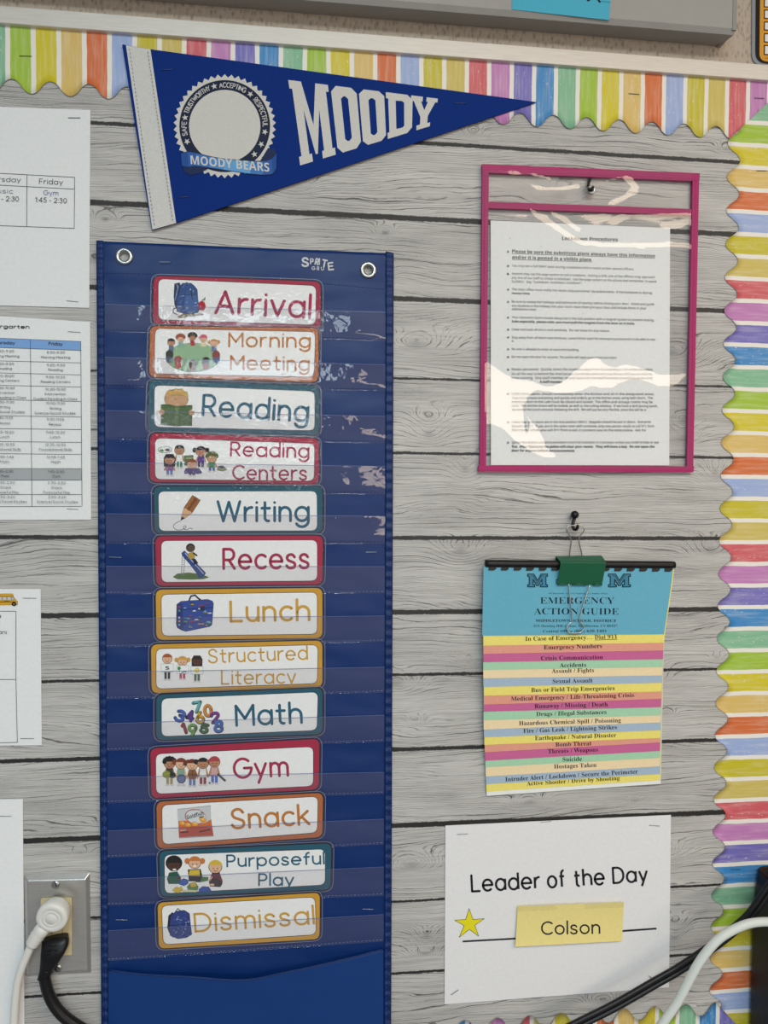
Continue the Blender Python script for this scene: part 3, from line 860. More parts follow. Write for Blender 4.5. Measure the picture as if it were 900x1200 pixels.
# maker's logo
tl = cr(330, 285, 6.43)
mb = MB(lambda x, y: chart_dep(x, y)+.0006); LG = ink('c9cbd0')
for ch, p0, p1, cap in (('S', (152, 178), (205, 178), 72), ('P', (213, 160), (243, 160), 48), ('R', (247, 163), (276, 167), 54), ('I', (284, 168), (284.5, 168), 56), ('T', (298, 180), (338, 186), 62), ('E', (352, 206), (395, 202), 62),
                        ('G', (222, 203), (254, 206), 34), ('R', (262, 207), (286, 208), 36), ('U', (294, 208), (322, 208), 34)):
    if ch == 'I': mb.stroke([tl(286, 116), tl(283, 160)], 1.4, LG)
    else: pen(mb, ch, (p0[0]+5, p0[1]-5), (p1[0]-5, p1[1]-5), (cap-11)/6.43, LG, .17, .2, tl)
mb.build('printed_logo', chart)
# top seam
mb = MB(lambda x, y: chart_dep(x, y)+.0004)
A, B = (124, 320), (452, 339)
for k in range(70):
    t0, t1 = k/70, (k+.6)/70
    y_ = lambda t: A[1]+(B[1]-A[1])*t-4*math.sin(PI*t)
    mb.stroke([(A[0]+(B[0]-A[0])*t0, y_(t0)), (A[0]+(B[0]-A[0])*t1, y_(t1))], .8, ink('0c2560'), False, False)
mb.build('top_seam', chart)

STRIPS = [(356.6, 387.4, 366, 398.8), (418.6, 452.4, 427.5, 457), (481, 513.7, 488, 518.3), (542, 577, 546.6, 578), (602, 636, 605, 636), (663.5, 695, 664, 694), (724.7, 757.6, 721.7, 750.9),
          (788, 818.4, 781.7, 810.4), (848, 878.7, 838, 868), (911, 940, 905, 929), (973.7, 1004, 959.8, 988.5), (1030.7, 1060, 1016, 1048.5), (1090.7, 1125, 1071.7, 1102)]
# card depths (top, bottom): how far each leans out of its pocket
CD = [(.0088, .0056)]*13
for i, (lt, lb_, rt, rb) in enumerate(STRIPS):
    x0t = 123+(lt-356)/734*3.5; x0b = 123+(lb_-356)/734*3.5
    x1t = 452-(rt-366)/734*2.5; x1b = 452-(rb-366)/734*2.5
    def sd(x, y, lt=lt, rt=rt, lb_=lb_, rb=rb, i=i):
        e = min(1, max(0, (x-123)/30), max(0, (452-x)/30))
        u = (x-123)/329; v = min(1, max(0, (y-lt-(rt-lt)*u)/((lb_+(rb-lb_)*u)-(lt+(rt-lt)*u))))
        d = .0092-.0024*v-.0029*max(0, (v-.8)/.2)**2
        d = .0050+(d-.0050)*max(0, e)**.6+.0009*noise.noise(Vector((x*.035, y*.05, i*3.1)))*e*(1-v)*(0 if 165 < x < 395 else 1)
        if i == 1 and x < 165: d += .0042*v*min(1, max(0, (165-x)/12))*(1 if v < .97 else .6)
        return d
    mb = MB(sd); mb.smooth = True
    # single-sided clear strip with a return to the fabric along its stitched foot
    nx = 60; ny = 8; vs = []
    for j in range(ny+2):
        for k in range(nx+1):
            u = k/nx; v = min(1, j/ny)
            x = (x0t*(1-u)+x1t*u)*(1-v)+(x0b*(1-u)+x1b*u)*v
            y = (lt*(1-u)+rt*u)*(1-v)+(lb_*(1-u)+rb*u)*v
            vs.append(mb.P(x, y) if j <= ny else W(x, y+1.2, .0044))
    mb.faces(vs, [(j*(nx+1)+k, (j+1)*(nx+1)+k, (j+1)*(nx+1)+k+1, j*(nx+1)+k+1) for j in range(ny+1) for k in range(nx)], VINYL)
    st_ = mb.build('clear_pocket', chart)
    mb = MB(lambda x, y, f=sd: f(x, y)+.0004)
    nd = 74
    for k in range(nd):
        t0, t1 = k/nd, (k+.55)/nd
        mb.stroke([(x0b+(x1b-x0b)*t0, lb_+(rb-lb_)*t0-1.0), (x0b+(x1b-x0b)*t1, lb_+(rb-lb_)*t1-1.0)], .75, ink('7083b8') if 5 <= i else ink('24407f'), False, False)
    mb.build('stitching', st_)
    mb = MB(lambda x, y, f=sd: f(x, y)+.0002)
    mb.stroke([(x0t, lt), ((x0t+x1t)/2, (lt+rt)/2), (x1t, rt)], .5, mat('55649a', .3, 0, .5), False); mb.build('welt', st_)
# storage pocket at the foot
nx, ny = 60, 30; vs = []
tops_ = spl([(127, 1136), (165, 1141), (225, 1144.5), (284, 1148), (330, 1140), (390, 1127), (449, 1112)], 20)
def topy(x):
    for a, c in zip(tops_, tops_[1:]):
        if a[0] <= x <= c[0]: return a[1]+(c[1]-a[1])*(x-a[0])/(c[0]-a[0])
    return tops_[0][1] if x < 200 else tops_[-1][1]
mb = MB(); mb.smooth = True
for j in range(ny+1):
    for k in range(nx+1):
        x = 127+(449-127)*k/nx; v = j/ny
        y = topy(x)+(1232-topy(x))*v
        bul = math.sin(PI*k/nx)**.7
        d = .0052+.0085*bul*(1-.45*v)+.0012*noise.noise(Vector((x*.02, y*.035, 9)))*bul
        vs.append(W(x, y, d))
fs = [(j*(nx+1)+k, (j+1)*(nx+1)+k, (j+1)*(nx+1)+k+1, j*(nx+1)+k+1) for j in range(ny) for k in range(nx)]
nn = len(vs)
mb.faces(vs+[v+Vector((0, .0007, 0)) for v in vs], fs+[tuple(nn+q for q in reversed(f)) for f in fs]+[(k, k+1, nn+k+1, nn+k) for k in range(nx)], mat('0e3a7c', .42, 0, .32, ('noise', 700, .12, .12)))
sp_ = mb.build('storage_pocket', chart)
mb = MB()
up = [vs[k]+Vector((0, -.0002, -.0009)) for k in range(nx+1)]
mb.tube(up, .0008, NYLON2, 6); mb.build('pocket_hem', sp_, smooth=True)

# ================================================================== CLIP-ART BRUSHES
K_ = ink('1d1a1a')
def T(mb, pts, h, tr, out=0):
    if out: mb.stroke([tr(*p) for p in pts+[pts[0]]], out, K_, False)
    mb.poly([tr(*p) for p in pts], ink(h))
def E_(mb, x, y, rx, ry, h, tr, rot=0, a0=0, a1=360, n=18): mb.ell(x, y, rx, ry, ink(h), rot, a0, a1, n, tr)
def S_(mb, pts, w, h, tr): mb.stroke([tr(*p) for p in pts], w, ink(h))
def head(mb, x, y, r, skin, hair, tr, style='short'):
    if style == 'afro': E_(mb, x, y-r*.3, r*1.3, r*1.2, hair, tr)
    if style == 'long': T(mb, [(x-r*1.15, y-r*.3), (x-r*.7, y-r*1.1), (x+r*.7, y-r*1.1), (x+r*1.15, y-r*.3), (x+r*1.1, y+r*1.3), (x-r*1.1, y+r*1.3)], hair, tr)
    if style == 'pig':
        E_(mb, x-r*1.25, y-r*.3, r*.45, r*.5, hair, tr); E_(mb, x+r*1.25, y-r*.3, r*.45, r*.5, hair, tr)
    E_(mb, x, y, r*1.07, r*1.0, '2a1c18', tr); E_(mb, x, y, r*.98, r*.92, skin, tr)
    if style == 'cap':
        E_(mb, x, y-r*.15, r*1.05, r*.95, hair, tr, 0, 0, 180); T(mb, [(x-r*1.5, y-r*.35), (x-r*.4, y-r*.4), (x-r*.4, y-r*.1), (x-r*1.4, y-r*.1)], hair, tr)
    elif style == 'curly':
        for a in range(0, 181, 30): E_(mb, x+r*.95*math.cos(math.radians(a)), y-r*.3-r*.7*math.sin(math.radians(a)), r*.42, r*.42, hair, tr, n=10)
        E_(mb, x, y-r*.35, r*.95, r*.6, hair, tr, 0, 0, 180)
    else:
        E_(mb, x, y-r*.1, r*1.08, r*1.0, hair, tr, 0, 12, 168)
    for s in (-.32, .32): E_(mb, x+s*r, y+r*.22, r*.08, r*.13, '1d1a1a', tr, n=8)
    S_(mb, [(x-r*.25, y+r*.55), (x, y+r*.66), (x+r*.25, y+r*.55)], max(.35, r*.012), '7a2f28', tr)
def kid(mb, x, y, r, skin, hair, shirt, legs, tr, style='short', body=2.2):
    """standing clip-art child, (x, y) = middle of the head, r = head radius, in crop pixels"""
    b0, b1, b2 = y+r*.85, y+r*(.85+body*.5), y+r*(.85+body*.95)
    for s in (-1, 1):
        T(mb, [(x+s*r*.08, b1), (x+s*r*.62, b1), (x+s*r*.6, b2), (x+s*r*.1, b2)], legs, tr)
        E_(mb, x+s*r*.42, b2+r*.08, r*.4, r*.2, 'd8d3d0', tr, n=10)
        S_(mb, [(x+s*r*.55, b0+r*.15), (x+s*r*.95, b1)], r*.30/7.5, skin, tr)
    T(mb, [(x-r*.55, b0), (x+r*.55, b0), (x+r*.68, b1+r*.1), (x-r*.68, b1+r*.1)], shirt, tr, .35)
    head(mb, x, y, r, skin, hair, tr, style)

BR, DK, LT, TN = '7a4a33', '4f2f24', 'e0b493', 'b98462'
def art_backpack(mb):
    t = cr(170, 315, 8.18)
    T(mb, [(284, 145), (330, 135), (345, 180), (335, 260), (300, 380), (285, 340), (278, 260)], '203a63', t, .9)
    T(mb, [(345, 160), (360, 140), (440, 140), (470, 165), (498, 200), (505, 300), (522, 380), (505, 420), (430, 432), (370, 428), (305, 405), (300, 300), (330, 220)], '2d4e8c', t, 1)
    T(mb, [(385, 255), (500, 250), (515, 375), (500, 412), (420, 425), (375, 400), (372, 330)], '43639f', t, .7)
    T(mb, [(395, 205), (470, 195), (495, 240), (385, 250)], '355892', t, .5)
    S_(mb, [(440, 215), (455, 290)], 1.1, '141a2a', t); S_(mb, [(300, 150), (320, 170), (300, 240), (290, 300)], .8, '8aa0c4', t)
    S_(mb, [(305, 372), (270, 385), (270, 420), (310, 440)], 1.1, '23304a', t); S_(mb, [(370, 150), (400, 130), (425, 150)], .9, '56698f', t)
    E_(mb, 545, 355, 36, 48, 'b3202c', t); S_(mb, [(545, 310), (552, 292)], .7, '3c2a18', t); T(mb, [(550, 300), (580, 268), (575, 305)], '2f5a2c', t)
    T(mb, [(312, 458), (365, 435), (552, 430), (556, 445), (370, 465), (340, 480)], '8d7b5a', t, .6); S_(mb, [(365, 450), (550, 438)], .5, '5b4c33', t)
def art_circle(mb):
    t = cr(170, 315, 8.18)
    E_(mb, 460, 850, 262, 140, '6b8f6c', t, n=32); E_(mb, 460, 848, 256, 134, '8fb58b', t, n=32)
    for x, y, sk, ha, sh, st in ((250, 705, TN, '1d1a1a', '5d6f8f', 'short'), (340, 668, LT, '9c4a2c', '7fa8a0', 'curly'), (455, 655, TN, '1f1512', 'b03038', 'curly'), (560, 668, LT, 'cc4c6a', 'e0d7b0', 'cap'),
                                 (660, 712, LT, 'c58a3c', '60709a', 'pig')):
        T(mb, [(x-20, y+30), (x+20, y+30), (x+26, y+80), (x-26, y+80)], sh, t, .3); head(mb, x, y, 36, sk, ha, t, st)
    for x, y, ha, sh in ((235, 815, '24201f', '39475c'), (680, 820, '8a3330', '55689a'), (318, 870, 'a8443a', 'c2504a'), (455, 905, '5a3a30', '7e4a48'), (582, 880, '1f1f1d', '9c4c4c')):
        T(mb, [(x-34, y+15), (x+34, y+15), (x+26, y+82), (x-26, y+82)], sh, t, .3); E_(mb, x, y, 38, 36, ha, t); 
def art_reader(mb):
    t = cr(170, 440, 8.18)
    E_(mb, 300, 225, 116, 96, '2a1c14', t, n=28); E_(mb, 300, 228, 112, 90, 'c79a72', t, n=28)
    T(mb, [(190, 230), (205, 160), (235, 135), (260, 150), (290, 122), (320, 140), (350, 125), (375, 150), (405, 160), (415, 235), (380, 195), (300, 185), (225, 195)], 'cfa75e', t, .6)
    for k in range(7): S_(mb, [(222+k*26, 188), (228+k*25, 160)], .45, '8a6a2c', t)
    for x in (290, 306): S_(mb, [(x, 225), (x, 248)], .5, '3a2a20', t)
    T(mb, [(155, 278), (240, 280), (300, 300), (350, 290), (450, 287), (447, 480), (350, 478), (310, 487), (250, 478), (155, 470)], '4f6c3c', t, .9)
    T(mb, [(282, 300), (325, 298), (325, 482), (282, 482)], '5d7a48', t, .4)
    for y in (322, 400): S_(mb, [(285, y), (318, y)], .7, '93a36b', t)
    S_(mb, [(160, 285), (240, 290), (300, 312), (360, 298), (446, 294)], .6, '2e4425', t)
    E_(mb, 160, 350, 28, 26, 'c79a72', t); E_(mb, 445, 355, 28, 26, 'c79a72', t)
def art_centers(mb):
    t = cr(170, 440, 8.18)
    E_(mb, 190, 712, 68, 34, '55605a', t); E_(mb, 190, 711, 63, 30, 'dfe6e0', t); E_(mb, 160, 720, 22, 12, '5a8a5c', t); E_(mb, 215, 715, 22, 14, '6b5560', t)
    T(mb, [(375, 770), (460, 765), (465, 860), (380, 862)], '5a6f4c', t, .5); T(mb, [(390, 785), (455, 782), (455, 800), (390, 802)], '93a678', t)
    kid(mb, 330, 715, 46, TN, '1f1a1a', 'e6ebe9', '3f8a5a', t, 'short', 2.9)
    kid(mb, 535, 730, 48, TN, '241a24', '5b3f8f', '332850', t, 'pig', 2.4)
    kid(mb, 235, 808, 50, TN, '2c1d22', '8a5a9c', '5f86c0', t, 'long', 2.2)
    kid(mb, 640, 790, 48, 'c79a72', '57602f', '3c8f5c', '3f54a0', t, 'curly', 1.9)
    kid(mb, 450, 850, 48, LT, '8a5030', '5f4a86', '4a3a72', t, 'short', 1.5)
    T(mb, [(375, 925), (390, 890), (520, 890), (545, 930), (530, 942), (380, 942)], '54407c', t, .4)
    T(mb, [(700, 870), (750, 865), (785, 905), (740, 918), (690, 905)], '7d8f5a', t, .4); E_(mb, 730, 880, 24, 16, '5a4a6a', t)
def art_pencil(mb):
    t = cr(170, 570, 8.18)
    T(mb, [(455, 85), (530, 132), (450, 255), (440, 240), (415, 232), (400, 215), (385, 212), (372, 205)], '9a5f2e', t, .5)
    T(mb, [(480, 102), (505, 118), (420, 232), (402, 218)], '7c451d', t); S_(mb, [(470, 96), (388, 210)], .5, 'b87f48', t)
    T(mb, [(372, 205), (385, 212), (400, 215), (415, 232), (440, 240), (450, 255), (385, 305), (348, 288)], 'd9b083', t, .4)
    T(mb, [(348, 288), (385, 305), (340, 330)], '1b1a1b', t)
    S_(mb, spl([(340, 330), (290, 355), (272, 385), (300, 415), (350, 415), (390, 395), (385, 378), (368, 385), (375, 410), (410, 412), (430, 400), (445, 408), (455, 404)], 5), .6, '24282c', t)
def art_slide(mb):
    t = cr(170, 570, 8.18)
    T(mb, [(268, 868), (310, 838), (420, 828), (520, 840), (612, 870), (560, 888), (440, 892), (310, 888)], '54722f', t, .4)
    for s in (0, 26): S_(mb, [(356+s, 668), (346+s, 860)], .55, '7c7f84', t)
    for k in range(9): S_(mb, [(356-k*1.1, 690+k*19), (380-k*1.1, 690+k*19)], .5, '7c7f84', t)
    T(mb, [(352, 640), (378, 618), (580, 830), (570, 848), (545, 870), (520, 878), (505, 845), (430, 745), (355, 660)], '27468f', t, .6)
    S_(mb, [(385, 640), (560, 838)], .8, 'c4cde0', t); T(mb, [(455, 690), (478, 690), (510, 735), (470, 752)], '15161c', t)
    T(mb, [(415, 640), (465, 628), (478, 680), (430, 700), (412, 680)], 'b8983a', t, .4); S_(mb, [(465, 640), (495, 662)], 2.0, '3a2a22', t)
    E_(mb, 436, 588, 44, 42, '17120f', t); E_(mb, 438, 594, 36, 33, '5a4436', t)
def art_lunchbox(mb):
    t = cr(170, 690, 8.18)
    S_(mb, [(420, 115), (440, 70), (480, 62), (510, 92), (530, 105)], 1.9, '1c2a4c', t)
    T(mb, [(305, 150), (345, 122), (600, 102), (645, 118), (655, 140), (640, 345), (620, 360), (390, 408), (350, 395), (310, 372), (300, 340)], '2f4a9c', t, .8)
    T(mb, [(305, 150), (345, 135), (360, 395), (310, 372), (300, 340)], '24387e', t); S_(mb, [(345, 200), (645, 180)], 1.2, '1c2c66', t); S_(mb, [(352, 140), (362, 396)], .9, '1c2c66', t)
    rnd = random.Random(3); cols = ['b5324a', '57a05c', '1b1f2c', 'd8dde6', 'c9a23c', '7fb6d6']
    for k in range(30):
        x = rnd.uniform(375, 625); y = rnd.uniform(140, 375)-(x-375)*.1
        w = rnd.uniform(12, 24); h = cols[k % 6]
        T(mb, [(x-w, y+6), (x-w*.5, y-7), (x+w*.5, y-8), (x+w, y+4)], h, t)
        for s in (-.5, .5): E_(mb, x+s*w, y+7, 5, 5, '15161c', t, n=8)
    for k in range(6): E_(mb, 328, 175+k*34, 10, 10, cols[k], t, n=8)
def art_letters(mb):
    t = cr(170, 690, 8.18)
    for x, y, sk, ha, legs, st in ((213, 672, LT, 'a8542c', '2c2f33', 'short'), (358, 695, LT, 'd2a04a', 'b5526a', 'pig'), (498, 690, '5a3428', '2a2424', '4f6a5c', 'long')):
        kid(mb, x, y, 46, sk, ha, 'e9edec', legs, t, st, 3.6 if x != 358 else 3.0)
    for x, y in ((213, 758), (360, 775), (498, 782)):
        T(mb, [(x-58, y-38), (x+58, y-38), (x+56, y+36), (x-56, y+36)], 'eef1f0', t, .45)
    type_on(mb, sans('s', True), (194, 775), (232, 775), 5.2, K_, t, sans('H', True))
    E_(mb, 326, 762, 16, 18, '3f8a48', t); S_(mb, [(328, 780), (330, 800)], .6, '3f8a48', t); S_(mb, [(350, 805), (385, 790), (392, 800)], .9, '2c2c30', t)
    E_(mb, 498, 782, 24, 24, 'e2c53c', t); E_(mb, 498, 782, 16, 16, 'ecd97a', t)
def art_numbers(mb):
    t = cr(170, 800, 8.18)
    for ch, x, y, w, h, c, rot in (('7', 500, 230, 86, 112, '5fb0b0', -8), ('3', 335, 315, 92, 118, '4a66b8', 25), ('4', 430, 315, 78, 112, '5a3a8c', 8), ('0', 602, 265, 80, 122, 'cf8a3c', -6), ('2', 672, 330, 86, 108, '7c3a8a', -12),
                                   ('6', 525, 330, 80, 120, 'd0a03c', -6), ('1', 372, 435, 48, 108, '93303c', -18), ('9', 455, 450, 82, 118, '6fa04a', -4), ('5', 568, 435, 80, 98, '3c6a38', 14), ('8', 705, 415, 84, 120, '3d6fc0', 4)):
        st, gw = pen_layout(ch, .2); ca, sa = math.cos(math.radians(rot)), math.sin(math.radians(rot))
        for col, wd_, o in (('20242c', 4.1, 5), (c, 3.0, 0)):
            mb.z += 3e-6
            for k in st:
                P = []
                for a, b_ in k:
                    X = (a-gw/2)/max(gw, .3)*(w-18); Y = -(b_-c_/2)/c_*(h-22)
                    P.append(t(x+X*ca-Y*sa+o*.3, y+X*sa+Y*ca+o))
                mb.stroke(P, wd_, ink(col), True, False)
def art_sports(mb):
    t = cr(170, 800, 8.18)
    for x, y, sk, ha, sh, legs, st in ((235, 775, TN, '14100f', '3a3f30', 'a89a5a', 'curly'), (345, 778, LT, '7c3a2a', '7fa893', 'd8d6cf', 'pig'), (452, 788, LT, '6a3020', '9a6a48', '6f7fae', 'pig'), (555, 775, TN, '1d201e', 'd9d9d6', '8a3a44', 'pig'), (665, 762, TN, 'b0404c', 'cda3a3', '4f6fc0', 'cap')):
        kid(mb, x, y, 52, sk, ha, sh, legs, t, st, 3.2)
    E_(mb, 205, 880, 40, 34, '8f9440', t); E_(mb, 265, 885, 30, 28, '2a2f22', t); E_(mb, 348, 922, 44, 44, '3f4a66', t); E_(mb, 348, 922, 34, 34, '6a78a0', t)
    E_(mb, 455, 882, 46, 44, '8a5a38', t); S_(mb, [(412, 882), (498, 882)], .5, '3a2418', t); S_(mb, [(455, 838), (455, 926)], .5, '3a2418', t)
    E_(mb, 555, 872, 30, 26, 'e6e6e4', t); E_(mb, 620, 962, 24, 22, 'e2e4e6', t); E_(mb, 620, 962, 9, 8, '24262a', t)
    S_(mb, [(700, 880), (765, 938)], 2.6, '4a4f52', t)
def art_snack(mb):
    t = cr(180, 925, 8.18)
    T(mb, [(230, 190), (545, 155), (548, 290), (575, 450), (245, 468), (238, 330)], 'c9cbcf', t, .3)
    T(mb, [(238, 305), (300, 300), (420, 330), (500, 320), (552, 285), (575, 450), (245, 468)], 'd2703c', t)
    T(mb, [(241, 385), (400, 360), (562, 365), (575, 450), (245, 468)], 'b9503c', t)
    E_(mb, 400, 262, 102, 72, 'b5452c', t, -8); E_(mb, 403, 262, 96, 66, 'd7dade', t, -8)
    for x, y, r in ((275, 325, 26), (330, 340, 28), (395, 330, 30), (475, 295, 34), (465, 290, 30)): E_(mb, x, y, r, r*.7, 'dda23c', t, -15); E_(mb, x+4, y-4, r*.6, r*.35, 'ecc070', t, -15, n=10)
    S_(mb, [(440, 270), (480, 260)], 1.2, '15161c', t)
    type_on(mb, sans('Goldfish', True), (322, 288), (482, 246), 4.6, K_, t, sans('H', True))
    type_on(mb, sans('CRACKERS'), (355, 208), (440, 200), 1.2, ink('7c3a2a'), t, sans('H'))
    S_(mb, [(262, 415), (330, 408)], 1.4, '3d2420', t); S_(mb, [(440, 408), (540, 385)], 1.4, '3d2420', t); S_(mb, [(255, 395), (310, 390)], .8, 'e6d8cf', t)
    for a, c in (((231, 192), (545, 157)), ((246, 463), (572, 446))): S_(mb, [a, c], .9, 'a9abad', t)
def art_puzzle(mb):
    t = cr(180, 925, 8.18)
    for pts, h in (([(180, 965), (215, 935), (255, 945), (265, 930), (280, 965), (240, 995), (205, 985)], 'd6b83a'), ([(230, 880), (290, 855), (335, 870), (330, 905), (290, 925), (250, 912)], '3a5fb0'),
                   ([(400, 860), (440, 838), (525, 842), (520, 875), (450, 890), (405, 890)], '4a7a40'), ([(320, 935), (350, 900), (400, 895), (430, 935), (420, 965), (330, 960)], '5a8a48'),
                   ([(430, 960), (470, 930), (530, 935), (555, 975), (440, 985)], '2f55a8'), ([(345, 900), (400, 890), (412, 930), (360, 938)], 'cfae3a'), ([(270, 965), (420, 970), (410, 985), (280, 985)], 'e0d9a8')):
        T(mb, pts, h, t, .4)
    T(mb, [(150, 800), (225, 790), (262, 850), (240, 905), (145, 905), (130, 860)], '1f5a44', t, .5); S_(mb, [(215, 830), (250, 860)], 2.0, '5a3428', t)
    T(mb, [(330, 770), (450, 765), (465, 835), (445, 880), (340, 880)], '2a2530', t, .5); T(mb, [(345, 775), (440, 770), (445, 832), (335, 832)], 'd6b83a', t, .5); S_(mb, [(350, 870), (440, 870)], 2.2, '17181c', t)
    T(mb, [(560, 805), (630, 795), (660, 880), (650, 920), (540, 925), (535, 880)], '6a2a32', t, .5); T(mb, [(530, 870), (600, 850), (660, 900), (640, 935), (540, 930)], '33282c', t, .4)
    S_(mb, [(560, 840), (535, 875)], 1.7, 'dba882', t); E_(mb, 560, 915, 24, 12, 'e0b493', t, n=10)
    head(mb, 195, 725, 62, '4f2f24', '15100f', t, 'afro'); head(mb, 395, 705, 58, LT, 'c97a3c', t, 'pig'); head(mb, 592, 745, 62, LT, 'd8b53c', t, 'short')
    for x, y in ((200, 770), (395, 735)): E_(mb, x, y, 18, 10, 'f0eeea', t, n=10)
def art_bag(mb):
    t = cr(170, 985, 3.913)
    T(mb, [(108, 345), (125, 330), (135, 340), (128, 445), (110, 420), (103, 400)], '18204a', t, .6); S_(mb, [(112, 350), (106, 400)], 1.2, '0f1430', t)
    T(mb, [(118, 350), (140, 325), (180, 320), (203, 335), (208, 385), (214, 430), (190, 445), (150, 450), (115, 435), (112, 410)], '2a3f86', t, .7)
    S_(mb, [(140, 326), (150, 312), (162, 322)], .9, '18204a', t)
    rnd = random.Random(5)
    for k in range(46):
        x, y = rnd.uniform(125, 202), rnd.uniform(332, 438)
        E_(mb, x, y, rnd.uniform(2, 5), rnd.uniform(1.5, 4), rnd.choice(['5f78b8', '16224f', '8a9cc8', '3d56a0']), t, rnd.uniform(0, 90), n=7)
    S_(mb, [(116, 390), (209, 380)], .6, '131a3c', t)

# ================================================================== SCHEDULE CARDS
c5, c6, c7 = cr(100, 270, 2.368), cr(100, 560, 2.368), cr(100, 850, 2.368)
RED, ORA, TEA, YEL = 'ad1f45', 'bd6a35', '14586f', 'd49f2c'
TRED, TORA, TTEA, TYEL = 'a8254d', 'c07a30', '1f5f7a', 'cf9f38'
CARDS = [
 (c5, [(188, 124), (655, 140), (655, 275), (185, 262)], [(203, 135), (640, 154), (638, 262), (203, 247)], RED, TRED, [('Arrival', (362, 229), (622, 241), 60, .105)], art_backpack, 'red card reading Arrival, with a blue backpack and apple, topmost in the pocket chart'),
 (c5, [(178, 263), (650, 269), (648, 424), (175, 409)], [(194, 273), (638, 282), (634, 406), (192, 397)], ORA, TORA, [('Morning', (399, 322), (623, 324), 37, .105), ('Meeting', (404, 385), (620, 388), 37, .105)], art_circle, 'orange card reading Morning Meeting, with children around a green circle'),
 (c5, [(175, 413), (650, 430), (650, 570), (172, 560)], [(192, 430), (636, 447), (636, 555), (192, 545)], TEA, TTEA, [('Reading', (326, 513), (616, 530), 56, .105)], art_reader, 'teal card reading Reading, with a fair-haired child behind a green book'),
 (c5, [(178, 560), (650, 575), (650, 706), (177, 700)], [(194, 577), (636, 592), (634, 695), (194, 690)], RED, TRED, [('Reading', (404, 625), (619, 630), 37, .105), ('Centers', (410, 690), (613, 692), 37, .105)], art_centers, 'red card reading Reading Centers, with a group of children reading'),
 (c6, [(188, 22), (660, 22), (660, 155), (190, 156)], [(203, 38), (642, 37), (643, 146), (205, 147)], TEA, TTEA, [('Writing', (368, 120), (619, 119), 54, .105)], art_pencil, 'teal card reading Writing, with a brown pencil'),
 (c6, [(192, 160), (662, 158), (660, 298), (195, 302)], [(211, 175), (643, 173), (643, 285), (212, 289)], RED, TRED, [('Recess', (384, 252), (619, 250), 54, .105)], art_slide, 'red card reading Recess, with a child on a blue slide'),
 (c6, [(193, 308), (660, 303), (660, 447), (195, 452)], [(211, 324), (643, 318), (643, 433), (213, 438)], YEL, TYEL, [('Lunch', (404, 398), (621, 394), 54, .105)], art_lunchbox, 'yellow card reading Lunch, with a blue lunch box'),
 (c6, [(180, 460), (660, 449), (660, 583), (182, 600)], [(197, 475), (645, 464), (643, 570), (197, 585)], YEL, TYEL, [('Structured', (343, 513), (616, 503), 36, .09), ('Literacy', (379, 572), (583, 569), 36, .09)], art_letters, 'yellow card reading Structured Literacy, with three children holding up sheets'),
 (c6, [(195, 600), (660, 580), (660, 713), (195, 730)], [(212, 613), (645, 595), (642, 700), (212, 717)], TEA, TTEA, [('Math', (420, 687), (600, 679), 54, .105)], art_numbers, 'teal card reading Math, with a pile of coloured numbers'),
 (c7, [(178, 62), (652, 35), (650, 180), (182, 205)], [(196, 80), (632, 60), (632, 168), (197, 190)], RED, TRED, [('Gym', (414, 146), (562, 139), 52, .105)], art_sports, 'red card reading Gym, with five children holding sports gear'),
 (c7, [(195, 210), (662, 185), (660, 312), (198, 345)], [(213, 222), (645, 198), (643, 297), (215, 330)], ORA, TORA, [('Snack', (408, 286), (621, 274), 52, .105)], art_snack, 'orange card reading Snack, with a cracker packet'),
 (c7, [(203, 347), (685, 325), (682, 458), (207, 478)], [(220, 360), (665, 344), (665, 442), (221, 466)], TEA, TTEA, [('Purposeful', (394, 392), (662, 384), 31, .115), ('Play', (482, 444), (577, 444), 31, .115)], art_puzzle, 'teal card reading Purposeful Play, with three children and puzzle pieces'),
 (c7, [(198, 490), (653, 462), (652, 595), (202, 622)], [(212, 501), (637, 477), (640, 580), (217, 608)], YEL, TYEL, [('Dismissal', (306, 572), (634, 550), 48, .095)], art_bag, 'yellow card reading Dismissal, with a patterned navy backpack, lowest in the chart'),
]
